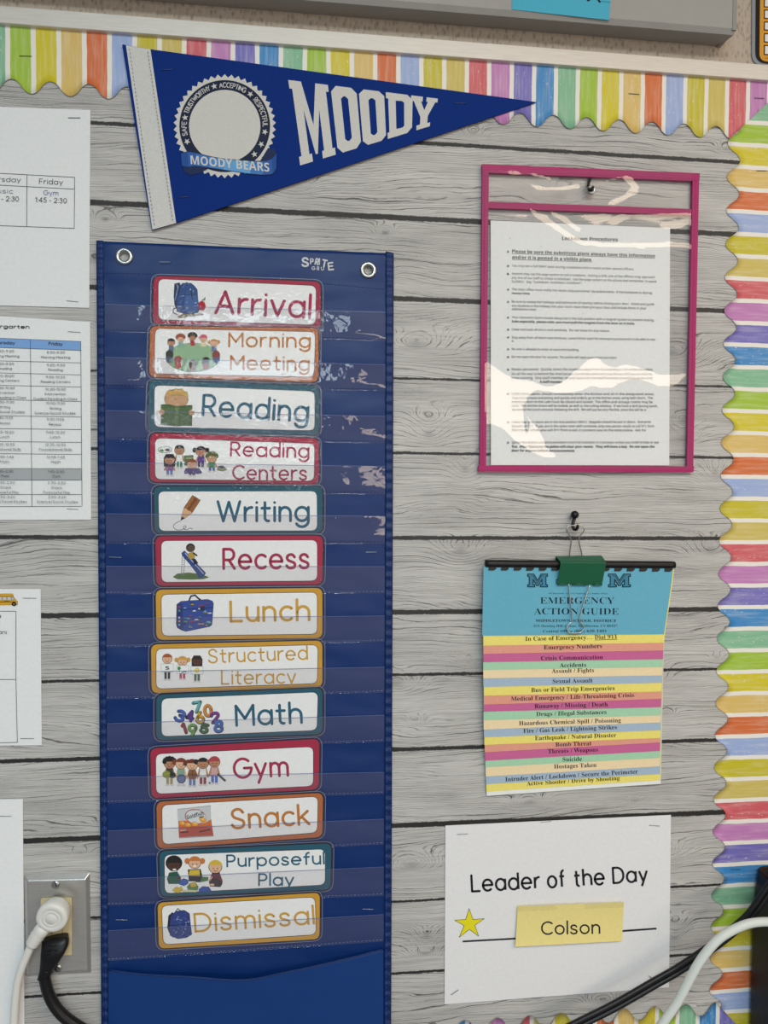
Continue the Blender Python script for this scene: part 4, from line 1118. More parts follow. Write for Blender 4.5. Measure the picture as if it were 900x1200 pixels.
for i, (t, outer, inner, colr, tcol, texts, art, label) in enumerate(CARDS):
    O = [t(*p) for p in outer]
    yt = (O[0][1]+O[1][1])/2; yb = (O[2][1]+O[3][1])/2
    sl = ((O[1][1]-O[0][1])+(O[2][1]-O[3][1]))/2/(O[1][0]-O[0][0]); xm = (O[0][0]+O[1][0])/2
    dt, db = CD[i]
    dep = lambda x, y, a=yt, b_=yb, dt=dt, db=db, sl=sl, xm=xm: dt+(db-dt)*max(-.1, min(1.1, (y-sl*(x-xm)-a)/(b_-a)))
    cen = W(sum(p[0] for p in O)/4, sum(p[1] for p in O)/4, (dt+db)/2)
    card = thing('schedule_card', label, 'card', cen, 'schedule cards in the pocket chart')
    R1 = 9 if i < 12 else 8
    mb = MB(dep); mb.slab(rrect(O, R1), ink('2a2022'), .0003)
    ins = []
    cx, cy = sum(p[0] for p in O)/4, sum(p[1] for p in O)/4
    for p in O: ins.append((p[0]+(1.0 if p[0] < cx else -1.0), p[1]+(1.0 if p[1] < cy else -1.0)))
    mb.z = 4e-5; mb.poly(rrect(ins, R1-1), mat(colr, .55, 0, .3, ('noise', 60, .08, 0)))
    mb.build('coloured_border', card)
    I = [t(*p) for p in inner]
    mb = MB(dep); mb.z = 9e-5
    big = [(p[0]+(-.7 if p[0] < cx else .7), p[1]+(-.7 if p[1] < cy else .7)) for p in I]
    mb.poly(rrect(big, 8), ink('3a2a28')); mb.poly(rrect(I, 7), paper('f3f3f4')); mb.build('white_panel', card)
    mb = MB(dep); mb.z = 1.6e-4; mb.step = 3e-6; art(mb); mb.build('picture', card)
    mb = MB(dep); mb.z = 1.6e-4
    for s, p0, p1, cap, wt in texts: pen(mb, s, p0, p1, cap/2.368, ink(tcol), wt, .2, t)
    mb.build('lettering', card)
    # clear laminate pouch, a little larger than the card
    L_ = [(O[0][0]-2.2, O[0][1]-1.4), (O[1][0]+2.2, O[1][1]-1.4), (O[2][0]+2.2, O[2][1]+1.2), (O[3][0]-2.2, O[3][1]+1.2)]
    mb = MB(dep); mb.z = 6.5e-4
    TLv, TRv, BRv, BLv = [Vector(p) for p in L_]
    mb.smooth = True; gx, gy = 40, 14; vs = []
    for jj in range(gy+1):
        for k in range(gx+1):
            u, v = k/gx, jj/gy
            p = (TLv*(1-u)+TRv*u)*(1-v)+(BLv*(1-u)+BRv*u)*v
            # clip the corners round
            for c0 in (TLv, TRv, BRv, BLv): pass
            vs.append(mb.P(p.x, p.y, .00022*noise.noise(Vector((p.x*.03, p.y*.06, i*2.0)))))
    fs = [(jj*(gx+1)+k, (jj+1)*(gx+1)+k, (jj+1)*(gx+1)+k+1, jj*(gx+1)+k+1) for jj in range(gy) for k in range(gx) if not ((k in (0, gx-1)) and (jj in (0, gy-1)))]
    cs = []
    for (k, jj, tri) in ((0, 0, ((0, 1), (1, 1), (1, 0))), (gx-1, 0, ((0, 0), (0, 1), (1, 1))), (0, gy-1, ((0, 0), (1, 1), (1, 0))), (gx-1, gy-1, ((0, 0), (0, 1), (1, 0)))):
        cs.append(tuple((jj+b_)*(gx+1)+k+a for a, b_ in tri))
    mb.faces(vs, fs+cs, LAMR if i in (1, 2) else LAM)
    lm = mb.build('laminate_pouch', card)
    mb = MB(dep); mb.z = 7e-4
    RR = rrect(L_, 11, 5)
    mb.stroke(RR+[RR[0]], .7, mat('7d8196', .25, 0, .6), False); mb.build('pouch_edge', lm)

# ================================================================== MAGENTA SLEEVE AND THE PAGE IN IT
MAG = mat('ae1a66', .5, 0, .4, ('noise', 900, .10, .15))
sleeve = thing('document_sleeve', 'clear plastic document sleeve with magenta edging, hanging from a black hook', 'sleeve', W(690, 380, .006))
s1_, s2_ = cr(540, 180, 3), cr(540, 370, 3)
WARM_L = Vector((0.98, -1.62, 1.10))
STEP = 2.0
fx0, fx1, fy0, fy1 = 568.0, 810.0, 200.0, 549.0
nx, ny = int((fx1-fx0)/STEP), int((fy1-fy0)/STEP)
gxs = np.linspace(fx0, fx1, nx+1); gys = np.linspace(fy0, fy1, ny+1)
PX, PY = np.meshgrid(gxs, gys)
def inpoly(poly):
    r = np.zeros(PX.shape, bool); n = len(poly)
    for i in range(n):
        (xa_, ya_), (xb_, yb_) = poly[i], poly[(i+1) % n]
        c = ((ya_ > PY) != (yb_ > PY)) & (PX < (xb_-xa_)*(PY-ya_)/((yb_-ya_) if abs(yb_-ya_) > 1e-9 else 1e-9)+xa_)
        r ^= c
    return r
def band(pts, w):
    r = np.zeros(PX.shape, bool)
    for (xa_, ya_), (xb_, yb_) in zip(pts, pts[1:]):
        dx, dy = xb_-xa_, yb_-ya_
        t = np.clip(((PX-xa_)*dx+(PY-ya_)*dy)/(dx*dx+dy*dy), 0, 1)
        r |= (PX-xa_-t*dx)**2+(PY-ya_-t*dy)**2 < (w/2)**2
    return r
m1 = lambda L_: [s1_(*p) for p in L_]
m2 = lambda L_: [s2_(*p) for p in L_]
mask = inpoly(m2([(92, 150), (130, 185), (180, 215), (250, 225), (300, 248), (340, 240), (380, 210), (420, 170), (440, 150), (485, 140), (500, 165), (540, 180), (575, 165), (640, 180), (700, 205), (740, 205), (795, 195), (795, 212), (760, 245), (735, 255), (690, 250),
  (650, 232), (610, 225), (560, 240), (530, 258), (490, 258), (460, 250), (420, 270), (350, 278), (300, 268), (260, 265), (240, 290), (222, 330), (240, 360), (270, 390), (290, 430), (300, 460), (340, 498), (290, 498), (230, 470), (190, 440), (150, 400), (110, 385), (85, 380), (85, 150)]))
mask |= inpoly(m1([(240, 105), (300, 118), (400, 112), (420, 100), (415, 125), (330, 128), (265, 130)]))
mask |= inpoly(m1([(570, 80), (602, 83), (622, 115), (610, 145), (570, 168), (535, 184), (512, 186), (530, 162), (580, 142), (596, 122), (590, 98)]))
mask |= inpoly(m1([(470, 245), (488, 215), (522, 210), (492, 232), (480, 250)])) | inpoly(m1([(522, 250), (560, 213), (584, 211), (550, 248)]))
mask |= band(m1([(245, 196), (310, 240), (380, 290), (430, 315), (520, 322), (640, 325), (740, 318), (802, 325)]), 4.2)
mask |= band(m1([(310, 198), (370, 235), (415, 270)]), 2.6) | band(m1([(420, 100), (470, 112), (520, 95), (560, 84)]), 2.0)
mask |= inpoly(m1([(720, 245), (770, 238), (808, 226), (770, 259), (708, 260)])) | band(m1([(700, 220), (800, 213)]), 3) | band(m1([(130, 66), (250, 72), (320, 90)]), 2.6)
mask |= band(m2([(108, 505), (215, 514)]), 1.8)
camp = np.array((0, -CAM_D, 0)); dep0 = .007
rv, dv, fv = np.array(RIGHT), np.array(DOWN), np.array(FWD)
V = (PX-450)[..., None]/F_PX*rv+(PY-600)[..., None]/F_PX*dv+fv
Tt = (CAM_D-dep0)/V[..., 1]
POS = V*Tt[..., None]+camp
vv = camp-POS; vv /= np.linalg.norm(vv, axis=2, keepdims=True)
FAR_L = np.array((2.1, -4.6, -0.33))
ll = np.where((PY > 330)[..., None], FAR_L, np.array(WARM_L))-POS; ll /= np.linalg.norm(ll, axis=2, keepdims=True)
nn_ = vv+ll
gz = nn_[..., 2]/nn_[..., 1]            # d(depth)/dz wanted where the film catches the lamp
mpp = (POS[ny//2, nx//2+1, 0]-POS[ny//2, nx//2, 0])
mppz = (POS[ny//2, nx//2, 2]-POS[ny//2+1, nx//2, 2])
flat = np.where(PY < 250, .05, .0)
tgt = np.where(mask, gz, flat)          # slope per metre upwards
g = -tgt*mppz                           # step of depth for one row downwards
wz = np.where(mask, 1.0, .10); wx = np.where(mask, .035, .03)
Hh = np.zeros(PX.shape)
wzm = (wz[1:]+wz[:-1])/2; wxm = (wx[:, 1:]+wx[:, :-1])/2
gm = (g[1:]+g[:-1])/2
for it in range(2500):
    num = np.full(Hh.shape, 0.0); den = np.full(Hh.shape, 2e-5)
    num[:-1] += wzm*(Hh[1:]-gm); den[:-1] += wzm
    num[1:] += wzm*(Hh[:-1]+gm); den[1:] += wzm
    num[:, :-1] += wxm*Hh[:, 1:]; den[:, :-1] += wxm
    num[:, 1:] += wxm*Hh[:, :-1]; den[:, 1:] += wxm
    Hh = Hh+1.0*(num/den-Hh) if it % 2 else .9*(num/den)+.1*Hh
Hh -= Hh.min()
print('film relief mm', Hh.max()*1000)
FILM = film_mat('sleeve_film', .014, 0, 0, (.985, .985, .985, 1), .035, 1.5, (.8, .8, .82, 1), 1.35)
mb = MB(); mb.smooth = True
base = .0048
mb.faces([W(float(PX[j, i]), float(PY[j, i]), base+float(Hh[j, i])) for j in range(ny+1) for i in range(nx+1)],
         [(j*(nx+1)+i, (j+1)*(nx+1)+i, (j+1)*(nx+1)+i+1, j*(nx+1)+i+1) for j in range(ny) for i in range(nx)], FILM)
mb.build('front_film', sleeve)
mb = MB(.0022); mb.poly([(568, 200), (814, 208), (809, 549), (566, 549)], film_mat('sleeve_back', .01, 0, 0, (.98, .98, .98, 1), .1, 1.5, (.8, .8, .82, 1), .3)); mb.build('back_film', sleeve)
DS = .0062
def bar(name, pts, d=0.0):
    mb = MB(DS+d); mb.slab(pts, MAG, .0042); return mb.build(name, sleeve, bevel=.0005)
bar('edge_tape', [(565.5, 193), (573, 193.5), (569.5, 549), (562.5, 549)])
bar('edge_tape', [(812, 203), (819.5, 203.5), (812.3, 550), (805.2, 550)])
bar('edge_tape', [(565, 192.3), (820, 203), (819.6, 212), (565.5, 201.8)], .0004)
bar('edge_tape', [(561, 545.6), (813.5, 546.5), (812.6, 553.2), (560.6, 552.6)], .0004)
bar('flap_tape', [(572, 236.3), (810.5, 245), (810.3, 252), (572, 243.6)], -.0002)
mb = MB(DS+.0006)
for A, B in (((567, 199.5), (818, 209.8)), ((562, 551), (812, 551.6)), ((568.5, 205), (565.5, 548)), ((815.5, 212), (808.6, 546))):
    for k in range(90):
        t0, t1 = k/90, (k+.5)/90
        mb.stroke([(A[0]+(B[0]-A[0])*t0, A[1]+(B[1]-A[1])*t0), (A[0]+(B[0]-A[0])*t1, A[1]+(B[1]-A[1])*t1)], .45, ink('8a1450'), False, False)
mb.build('stitching', sleeve)
mb = MB(); mb.smooth = True; u = .00093
FZ = base+float(Hh[int((222.6-fy0)/STEP), int((692.8-fx0)/STEP)])+.0006
mb.lathe(W(692.8, 222.6, FZ), [(2.7*u, -.002), (2.7*u, .0006), (3.6*u, .0012), (4.8*u, .0010), (5.6*u, 0), (5.6*u, -.0008)], STEEL, 28)
mb.f = [f for f in mb.f if len(f) == 4]; mb.mi = mb.mi[:len(mb.f)]
mb.build('grommet', sleeve)
def hook(px, py, label, flat=False, s=1.0):
    r_ = thing('push_hook', label, 'hook', W(px, py, .006), 'black wall hooks')
    mb = MB(); mb.smooth = True; u = .00094*s
    mb.lathe(W(px, py, 0), [(3.4*u, 0), (3.4*u, .003), (2.4*u, .004), (2.4*u, .006)], BLACKP, 20)
    c = W(px, py, .0085)
    vs = []; sg = 14
    mb.lathe(c+Vector((0, .0045*s, 0)), [(5*u*math.sin(PI*k/10), .0045*s*(1-math.cos(PI*k/10))) for k in range(11)], BLACKP, 20)
    if flat:
        mb = MB(); mb.smooth = True; mb.lathe(W(px, py, 0), [(4.6*u, 0), (4.6*u, .0016), (3.0*u, .0021), (0, .0021)], BLACKP, 20)
    mb.build('knob', r_, smooth=True)
    mb = MB(); mb.smooth = True
    pts = spl([(0, 3, .008), (-1.6, 8, .007), (-2.2, 13, .008), (-1.0, 16.5, .0105), (2.0, 16.5, .0135), (3.8, 12.5, .0145)] and [(0, 3), (-1.6, 8), (-2.2, 13), (-1.0, 16.8), (2.2, 16.6), (3.8, 12)], 5)
    n = len(pts)
    mb.tube([W(px+p[0]*s, py+p[1]*s, (.0016+(FZ+.004)*min(1, k/(n-1)*1.25)**1.3) if flat else .007+.0075*(k/(n-1))**1.5) for k, p in enumerate(pts)], [.0019*s]*(n-3)+[.0017*s, .0014*s, .0009*s], BLACKP, 10)
    mb.build('hook_arm', r_, smooth=True)
    return r_
hook(691.5, 206.5, 'black plastic wall hook behind the top of the magenta sleeve', True, .95)
hook(673.6, 603.2, 'black plastic wall hook carrying the green binder clip')

doc = thing('printed_page', 'white lockdown procedures page of small black type inside the magenta sleeve', 'paper', W(680, 402, .0038))
mb = MB(.0036); mb.sheet([(575, 258.3), (785.3, 267.3), (784.3, 545.4), (575.3, 545)], paper('f3f4f4'), 1, 1, .0003); mb.build('sheet', doc)
mb = MB(.0036); mb.z = 1e-4
INK = ink('1d1d20'); TXT = ink('1f2024')
za, zb = cr(560, 260, 3.75), cr(560, 390, 3.75)
def dl(z, s, x0, y0, x1, y1, bold=False, cap=9.5, under=False):
    type_on(mb, sans(s, bold), (x0, y0), (x1, y1), cap/3.75, INK if bold else TXT, z, sans('H', bold), under)
dl(za, 'Lockdown Procedures', 370, 80, 615, 86, True, 16)
dl(za, 'Please be sure the substitute plans always have this information', 150, 136, 778, 157, True, 14.5, True)
dl(za, 'and/or it is posted in a visible place.', 150, 162, 502, 173, True, 14.5, True)
for z, s, x1, y0, y1, bo in (
 (za, 'You may see a full SWAT team during a lockdown drill or event and/or several officers.', 687, 197, 213, 0),
 (za, 'Anyone may use the page system to call a lockdown.  During a drill, one of the officers may approach', 778, 232, 248, 0),
 (za, 'any one of our staff to initiate a lockdown.  Use the page system on the phone and remember to speak', 786, 250, 267, 0),
 (za, 'SLOWLY.  Say, "Lockdown, lockdown, lockdown".', 458, 267, 274, 0),
 (za, 'The main office must notify the recess duty personnel  by walkie-talkie,  if the lockdown is during', 764, 301, 317, 0),
 (za, 'recess time.', 230, 318, 320, 1),
 (za, 'Be sure to sweep the hallways and bathrooms (if nearby) before closing your door.  Assist and guide', 775, 355, 367, 0),
 (za, 'any students in the hallway into your room. Have them join your class and include them in your', 740, 373, 385, 0),
 (za, 'attendance roster.', 260, 388, 390, 0),
 (za, 'Your classroom doors should always be in the lock position with a magnet system to prevent locking.', 775, 424, 437, 0),
 (za, 'Subs especially, please note, you must pull the magnet from the door so it locks.', 690, 442, 452, 1),
 (za, 'Close and Lock all doors and windows.  Do not leave for any reason.', 580, 477, 484, 0),
 (zb, 'Stay away from all doors and windows. Leave blinds open for emergency personnel to be able to see', 780, 25, 34, 0),
 (zb, 'in.', 160, 41, 41, 0),
 (zb, 'No one is allowed to enter or leave the building.', 445, 76, 80, 0),
 (zb, 'Do not open the door for anyone. The police will open your classroom door.', 612, 110, 114, 0),
 (zb, 'Recess personnel:  Quickly direct the students away from the building in the other direction.', 770, 165, 166, 0),
 (zb, 'Go all the way to behind the shed (so you cannot be seen) and stay there until you are told to', 765, 185, 186, 0),
 (zb, 'keep running.  One staff member should lead and one staff member should be at the end.', 770, 203, 204, 0),
 
 (zb, 'CAFE: All students should immediately enter the kitchen and sit in the designated areas.', 775, 273, 274, 0),
 (zb, 'They should leave everything and quickly and orderly go in the kitchen areas using both doors.  The', 768, 291, 291, 0),
 (zb, 'entrance door to the cafe must be closed and locked.  The office and storage rooms may be', 768, 308, 309, 0),
 (zb, 'used.  The kitchen doors will be locked, as well as the rolling window.  If we have a drill during lunch,', 790, 325, 327, 0),
 (zb, 'we extend the lunch schedule following the drill.  We will just be very flexible, since this will be a', 738, 342, 343, 0),
 (zb, 'Check that your doors are in the lock position DAILY.  Magnets should be put in doors.  Everyone', 760, 397, 396, 0),
 (zb, 'should call 911.  If you are in the same room with someone, only one person needs to call 911 from', 775, 415, 415, 0),
 (zb, 'that room.  When you call 911 from a cell, it connects you to the state police.  Ask for', 740, 432, 433, 0),
 (zb, 'Ignore fire alarms and announcements once the lockdown is in process, unless you smell smoke or see', 795, 486, 486, 0),
 (zb, 'fire.  After that only the police will clear your rooms.  They will have a key.  Do not open the', 777, 505, 505, 1),
 (zb, 'door for anyone before announcements.', 427, 522, 523, 1)):
    dl(z, s, 149, y0, x1, y1, bool(bo), 10.4)
type_on(mb, sans('A staff member', True), (272, 220), (373, 221), 10.4/3.75, INK, zb, sans('H', True))
for z, y in ((za, 131), (za, 194), (za, 229), (za, 298), (za, 352), (za, 421), (za, 474), (za, 508), (zb, 73), (zb, 107), (zb, 162), (zb, 269), (zb, 393), (zb, 483)):
    type_on(mb, '❖', (127, y+3.5), (138, y+4), 8.5/3.75*1.1, INK, z, '❖')
for x, y in ((142, 73), (277, 108), (462, 402), (833, 428)): mb.stroke([za(x, y)], .8, TXT)
mb.build('printed_text', doc)

# ================================================================== FLIP GUIDE, CLIP
g3, g4, g7 = cr(540, 580, 3), cr(540, 750, 3), cr(550, 640, 3.6)
guide = thing('flip_guide', 'emergency action guide with blue cover and stepped coloured index pages, comb bound', 'booklet', W(672, 790, .008))
PG = [('68b0ca', (565, 745), (778, 743.3)), ('f2e27a', (566.4, 756.7), (777.8, 753.3)), ('e6a08c', (566.5, 766.3), (777.5, 762.2)), ('cd689a', (566.4, 776), (777, 772.4)), ('a9d6b4', (566.3, 785), (776.3, 781.6)), ('f3dcb3', (566.3, 795), (776, 791.6)),
      ('a9bdd2', (566.5, 805), (775.6, 800)), ('f2e27a', (567, 815.3), (775.2, 810.4)), ('e6a08c', (567, 825.7), (775, 819)), ('cd689a', (566.8, 834), (774.7, 828.6)), ('a9d6b4', (566.6, 844), (774.4, 838.2)), ('f3dcb3', (566.8, 855), (774.2, 846.6)),
      ('a9bdd2', (567.2, 864), (774, 855.6)), ('f2e27a', (567.6, 873), (773.8, 864.8)), ('e6a08c', (568, 881.6), (773.6, 870)), ('cd689a', (568.4, 891.5), (773.4, 880)), ('a9d6b4', (568.8, 899), (773.2, 888)), ('f3dcb3', (569.2, 910), (773.2, 898)),
      ('a9bdd2', (569.6, 919), (773.6, 907)), ('f2e27a', (570, 927.8), (774, 914.2)), ('eef0ec', (570.4, 932.7), (774.2, 918.5))]
TX = {1: [('In Case of Emergency…', 227, 513, 462, 507, g3), ('Dial 911', 471, 507, 550, 504, g3)], 2: [('Emergency Numbers', 292, 543, 497, 538, g3)], 3: [('Crisis Communication', 282, 71, 500, 67, g4)], 4: [('Accidents', 348, 96, 441, 94, g4)], 5: [('Assault / Fights', 320, 116, 468, 113, g4)],
      6: [('Sexual Assault', 323, 152, 464, 149, g4)], 7: [('Bus or Field Trip Emergencies', 248, 183, 541, 176, g4)], 8: [('Medical Emergency / Life-Threatening Crisis', 177, 214, 609, 200, g4)], 9: [('Runaway / Missing / Death', 260, 240, 517, 233, g4)], 10: [('Drugs / Illegal Substances', 266, 268, 512, 260, g4)],
      11: [('Hazardous Chemical Spill / Poisoning', 205, 300, 563, 289, g4)], 12: [('Fire / Gas Leak / Lightning Strikes', 220, 327, 549, 313, g4)], 13: [('Earthquake / Natural Disaster', 261, 352, 547, 341, g4)], 14: [('Bomb Threat', 333, 375, 460, 370, g4)], 15: [('Threats / Weapons', 307, 399, 483, 392, g4)],
      16: [('Suicide', 358, 427, 426, 425, g4)], 17: [('Hostages Taken', 328, 452, 477, 446, g4)], 18: [('Intruder Alert / Lockdown / Secure the Perimeter', 157, 497, 623, 469, g4)], 19: [('Active Shooter / Drive by Shooting', 232, 512, 559, 492, g4)]}
for i, (h, bl, br) in enumerate(PG):
    dd = .0135-.00042*i
    def pd(x, y, dd=dd, i=i, yb=bl[1]):
        t = (y-662)/270.0
        return dd-.0025*t+.0012*math.sin(PI*min(1, max(0, t)))
    tl_ = (566.8, 663.5) if i == 0 else (566.5+.05*i, 664); tr_ = (788.7, 665) if i == 0 else (789.5, 665)
    n = 14
    mb = MB(pd); mb.smooth = True
    # left and right edges bow slightly
    vs = []; L0, R0 = Vector(tl_), Vector(tr_); L1, R1_ = Vector(bl), Vector(br)
    for j in range(n+1):
        t = j/n
        yy = tl_[1]+(bl[1]-tl_[1])*t; yr = tr_[1]+(br[1]-tr_[1])*t
        def rx(y):
            k = min(1, (y-664)/85.0)
            e = 789-11*k**1.15
            return e if y < 749 else 778-(y-749)*.026
        for q in range(9):
            u = q/8
            xl = L0.x+(L1.x-L0.x)*t; xrr = rx(yr)+(br[0]-rx(br[1]))*t
            if i == 1: xrr += 1.4*(1-t)
            vs.append(mb.P(xl*(1-u)+xrr*u, yy*(1-u)+yr*u))
    fs = [(j*9+q, (j+1)*9+q, (j+1)*9+q+1, j*9+q+1) for j in range(n) for q in range(8)]
    nn = len(vs)
    rim = list(range(9))+[j*9+8 for j in range(1, n+1)]+[n*9+q for q in range(7, -1, -1)]+[j*9 for j in range(n-1, 0, -1)]
    mb.faces(vs+[v+Vector((0, .0002, 0)) for v in vs], fs+[tuple(nn+a for a in reversed(f)) for f in fs]+[(rim[k], rim[(k+1) % len(rim)], nn+rim[(k+1) % len(rim)], nn+rim[k]) for k in range(len(rim))], paper(h))
    pg = mb.build('cover_page' if i == 0 else 'index_page', guide, smooth=False)
    if i in TX or i == 0:
        mb = MB(lambda x, y, f=pd: f(x, y)+.00012)
        if i:
            for s, x0, y0, x1, y1, z in TX[i]:
                type_on(mb, bold_serif(s), (x0, y0), (x1, y1), 14.5/3, ink('1a1712'), z, bold_serif('E'), s == 'Dial 911')
        else:
            DKB = ink('14232c')
            for s, x0, y0, x1, y1, cap in (('All Hazards School Emergency Safety Plan', 332, 202, 582, 203, 6), ('EMERGENCY', 299, 243, 612, 243, 27), ('ACTION GUIDE', 273, 288, 630, 289, 27), ('MIDDLETOWN SCHOOL DISTRICT', 280, 319, 620, 320, 10.5), ('311 Hunting Hill Avenue, Middletown, CT 06457', 271, 341, 625, 341, 9.5), ('Central Office (860) 638-1401', 311, 364, 580, 363, 11)):
                type_on(mb, bold_serif(s), (x0, y0), (x1, y1), cap/3.6, DKB, g7, bold_serif('E'), False, 0.0 if s.startswith('MIDD') else -.010)
            ss = .17
            Mp = [(0, 0), (.32, 0), (.5, .5), (.68, 0), (1, 0), (1, ss), (.92, ss), (.92, 1-ss), (1, 1-ss), (1, 1), (.64, 1), (.64, 1-ss), (.72, 1-ss), (.72, .42), (.54, .9), (.46, .9), (.28, .42), (.28, 1-ss), (.36, 1-ss), (.36, 1), (0, 1), (0, 1-ss), (.08, 1-ss), (.08, ss), (0, ss)]
            for x0, x1 in ((246, 330), (587, 680)):
                P = [g7(x0+(x1-x0)*a, 118+54*b_) for a, b_ in Mp]
                mb.poly(P, ink('3f7f9c')); mb.stroke(P+[P[0]], 1.1, DKB, False)
                c = [(x0+x1)/2, 145]
                for pp in ([(.2, .14), (.3, .14), (.5, .72), (.7, .14), (.8, .14)],): mb.stroke([g7(x0+(x1-x0)*a, 118+54*b_) for a, b_ in pp], .6, DKB, False)
            mb.stroke([g7(367, 140), g7(367, 160)], .9, DKB, False); mb.stroke([g7(367, 141), g7(376, 141)], .9, DKB, False)
        mb.build('printed_text', pg)
# comb binding
mb = MB(); mb.smooth = True
a_, b_ = W(568.7, 660.5, .0125), W(790.3, 662, .0125)
mb.tube([a_, a_*.98+b_*.02, a_*.5+b_*.5, a_*.02+b_*.98, b_], [.0042, .0044, .0044, .0044, .0042], BLACKP, 18)
comb = mb.build('comb_spine', guide)
mb = MB(lambda x, y: .0146)
for k in range(15):
    x = 573.5+k*14.75; y = 664+k*.1
    if 655 < x < 706: continue
    mb.slab([(x, y-3), (x+7.5, y-3), (x+8.2, y+2.4), (x+5.5, y+4.4), (x-1.0, y+4.4)], BLACKP, .0008)
mb.build('comb_teeth', guide)

clip = thing('binder_clip', 'green binder clip with wire handles gripping the comb bound guide, hung on a hook', 'binder clip', W(680, 668, .015))
GRN = mat('0d5a3c', .35, 0, .5)
A = [W(651, 652, .0045), W(704.5, 651, .0045)]; B = [W(656.8, 659.2, .021), W(710, 659.5, .021)]; Cc = [W(653, 684.3, .0162), W(705.3, 685, .0162)]
Db = [W(651.5, 676, .0040), W(704, 676, .0040)]
mb = MB()
def strip(P):
    vs = [p for q in P for p in q]
    mb.faces(vs, [(2*i, 2*i+1, 2*i+3, 2*i+2) for i in range(len(P)-1)], GRN)
strip([Db, A, [A[0]*.8+B[0]*.2+Vector((0, 0, .0006)), A[1]*.8+B[1]*.2+Vector((0, 0, .0006))], [A[0]*.15+B[0]*.85+Vector((0, 0, .0006)), A[1]*.15+B[1]*.85+Vector((0, 0, .0006))], B, [B[0]*.97+Cc[0]*.03+Vector((0, -.0006, 0)), B[1]*.97+Cc[1]*.03+Vector((0, -.0006, 0))], Cc])
body = mb.build('spring_body', clip)
md = body.modifiers.new('thick', 'SOLIDIFY'); md.thickness = .0007; md.offset = 0
mb = MB(); mb.smooth = True
for t0, t1 in ((0, .2), (.33, .66), (.8, 1)):
    mb.tube([Cc[0].lerp(Cc[1], t0)+Vector((0, -.0003, 0)), Cc[0].lerp(Cc[1], t1)+Vector((0, -.0003, 0))], .0013, GRN, 10)
mb.tube([Db[0], Db[1]], .0012, GRN, 10)
mb.build('rolled_lip', clip, smooth=True)
mb = MB(); mb.smooth = True
pts = spl([(668, 676), (667.8, 655), (667.6, 648), (669.2, 632), (664.2, 622), (665.5, 617), (668.5, 616), (674, 615.6), (679, 616), (683.2, 617.5), (684.2, 622), (678.3, 632), (681.6, 648), (682, 655), (681.8, 676)], 5)
n = len(pts)
mb.tube([W(x, y, .0035+.0085*max(0, min(1, (655-y)/35))**1.0) for x, y in pts], .00075, STEEL, 8); mb.build('wire_handle', clip, smooth=True)
mb = MB(); mb.smooth = True
pts = spl([(666.5, 684), (668, 700), (670.3, 726), (667, 731), (664.3, 736), (667, 741), (673.5, 742), (680.5, 741), (684, 736), (682, 731), (679.2, 726), (685, 704), (691.5, 685)], 5)
mb.tube([W(x, y, .0172) for x, y in pts], .00075, STEEL, 8); mb.build('wire_handle', clip, smooth=True)

# ================================================================== SHEETS
def sheet_thing(name, label, cat, q, dep, col, nx=8, ny=8):
    c = Vector((0, 0, 0))
    for p in q: c += W(*p, dep(*p))/4
    t = thing(name, label, cat, c)
    mb = MB(dep); mb.sheet(q, paper(col), nx, ny, .0003); mb.build('sheet', t)
    return t
def lead_dep(x, y): return .0012+.0022*max(0, (x-740)/45)*max(0, (y-1060)/90)+.0008*math.sin((x-520)/265*PI)**2*max(0, (y-1080)/90)
lead = sheet_thing('name_sign', 'white sheet reading Leader of the Day with a yellow star, below the flip guide', 'sign', [(522, 967.5), (786.3, 955), (784, 1157), (521, 1177)], lead_dep, 'e9e8ea', 24, 18)
tl = cr(500, 930, 2.25)
mb = MB(lambda x, y: lead_dep(x, y)+.0003)
pen(mb, 'Leader', (120, 258), (299, 249), 42/2.25, INK, .10, .2, tl, False)
pen(mb, 'of', (321, 248), (365, 245), 42/2.25, INK, .10, .2, tl, False)
pen(mb, 'the', (391, 244), (468, 239), 42/2.25, INK, .10, .2, tl, False)
pen(mb, 'Day', (493, 236), (582, 231), 40/2.25, INK, .10, .2, tl, False)
mb.stroke([tl(95, 390), tl(240, 382), tl(606, 356)], 2.0, INK, False)
mb.build('lettering', lead)
mb = MB(lambda x, y: lead_dep(x, y)+.0003)
c = tl(112, 345)
sp = [tl(*p) for p in [(112, 303), (122, 332), (152, 330), (127, 347), (137, 376), (113, 358), (86, 379), (99, 348), (74, 334), (103, 332)]]
mb.poly(sp, ink('e6da22')); mb.stroke(sp+[sp[0]], .55, ink('4a4718'), False); mb.build('star', lead)
def nm_dep(x, y):
    t = (y-1058)/50
    return .0035+.0035*(t-.35)**2*2+.0008*math.sin((x-605)/124*PI)
nm = sheet_thing('name_card', 'pale yellow name slip reading Colson stuck across the leader sheet', 'card', [tl(240, 297), tl(520, 287), tl(515, 389), tl(234, 404)], nm_dep, 'ecdb90', 12, 16)
mb = MB(lambda x, y: nm_dep(x, y)+.0003); pen(mb, 'Colson', (304, 371), (456, 368), 32/2.25, INK, .09, .2, tl); mb.build('lettering', nm)
mb = MB(lambda x, y: nm_dep(x, y)+.0007); mb.poly([tl(240, 295), tl(521, 285), tl(520, 300), tl(240, 311)], film_mat('clear_tape', .03, 0, 0, (.98, .98, .96, 1), .06, 1.5)); mb.build('clear_tape', nm)

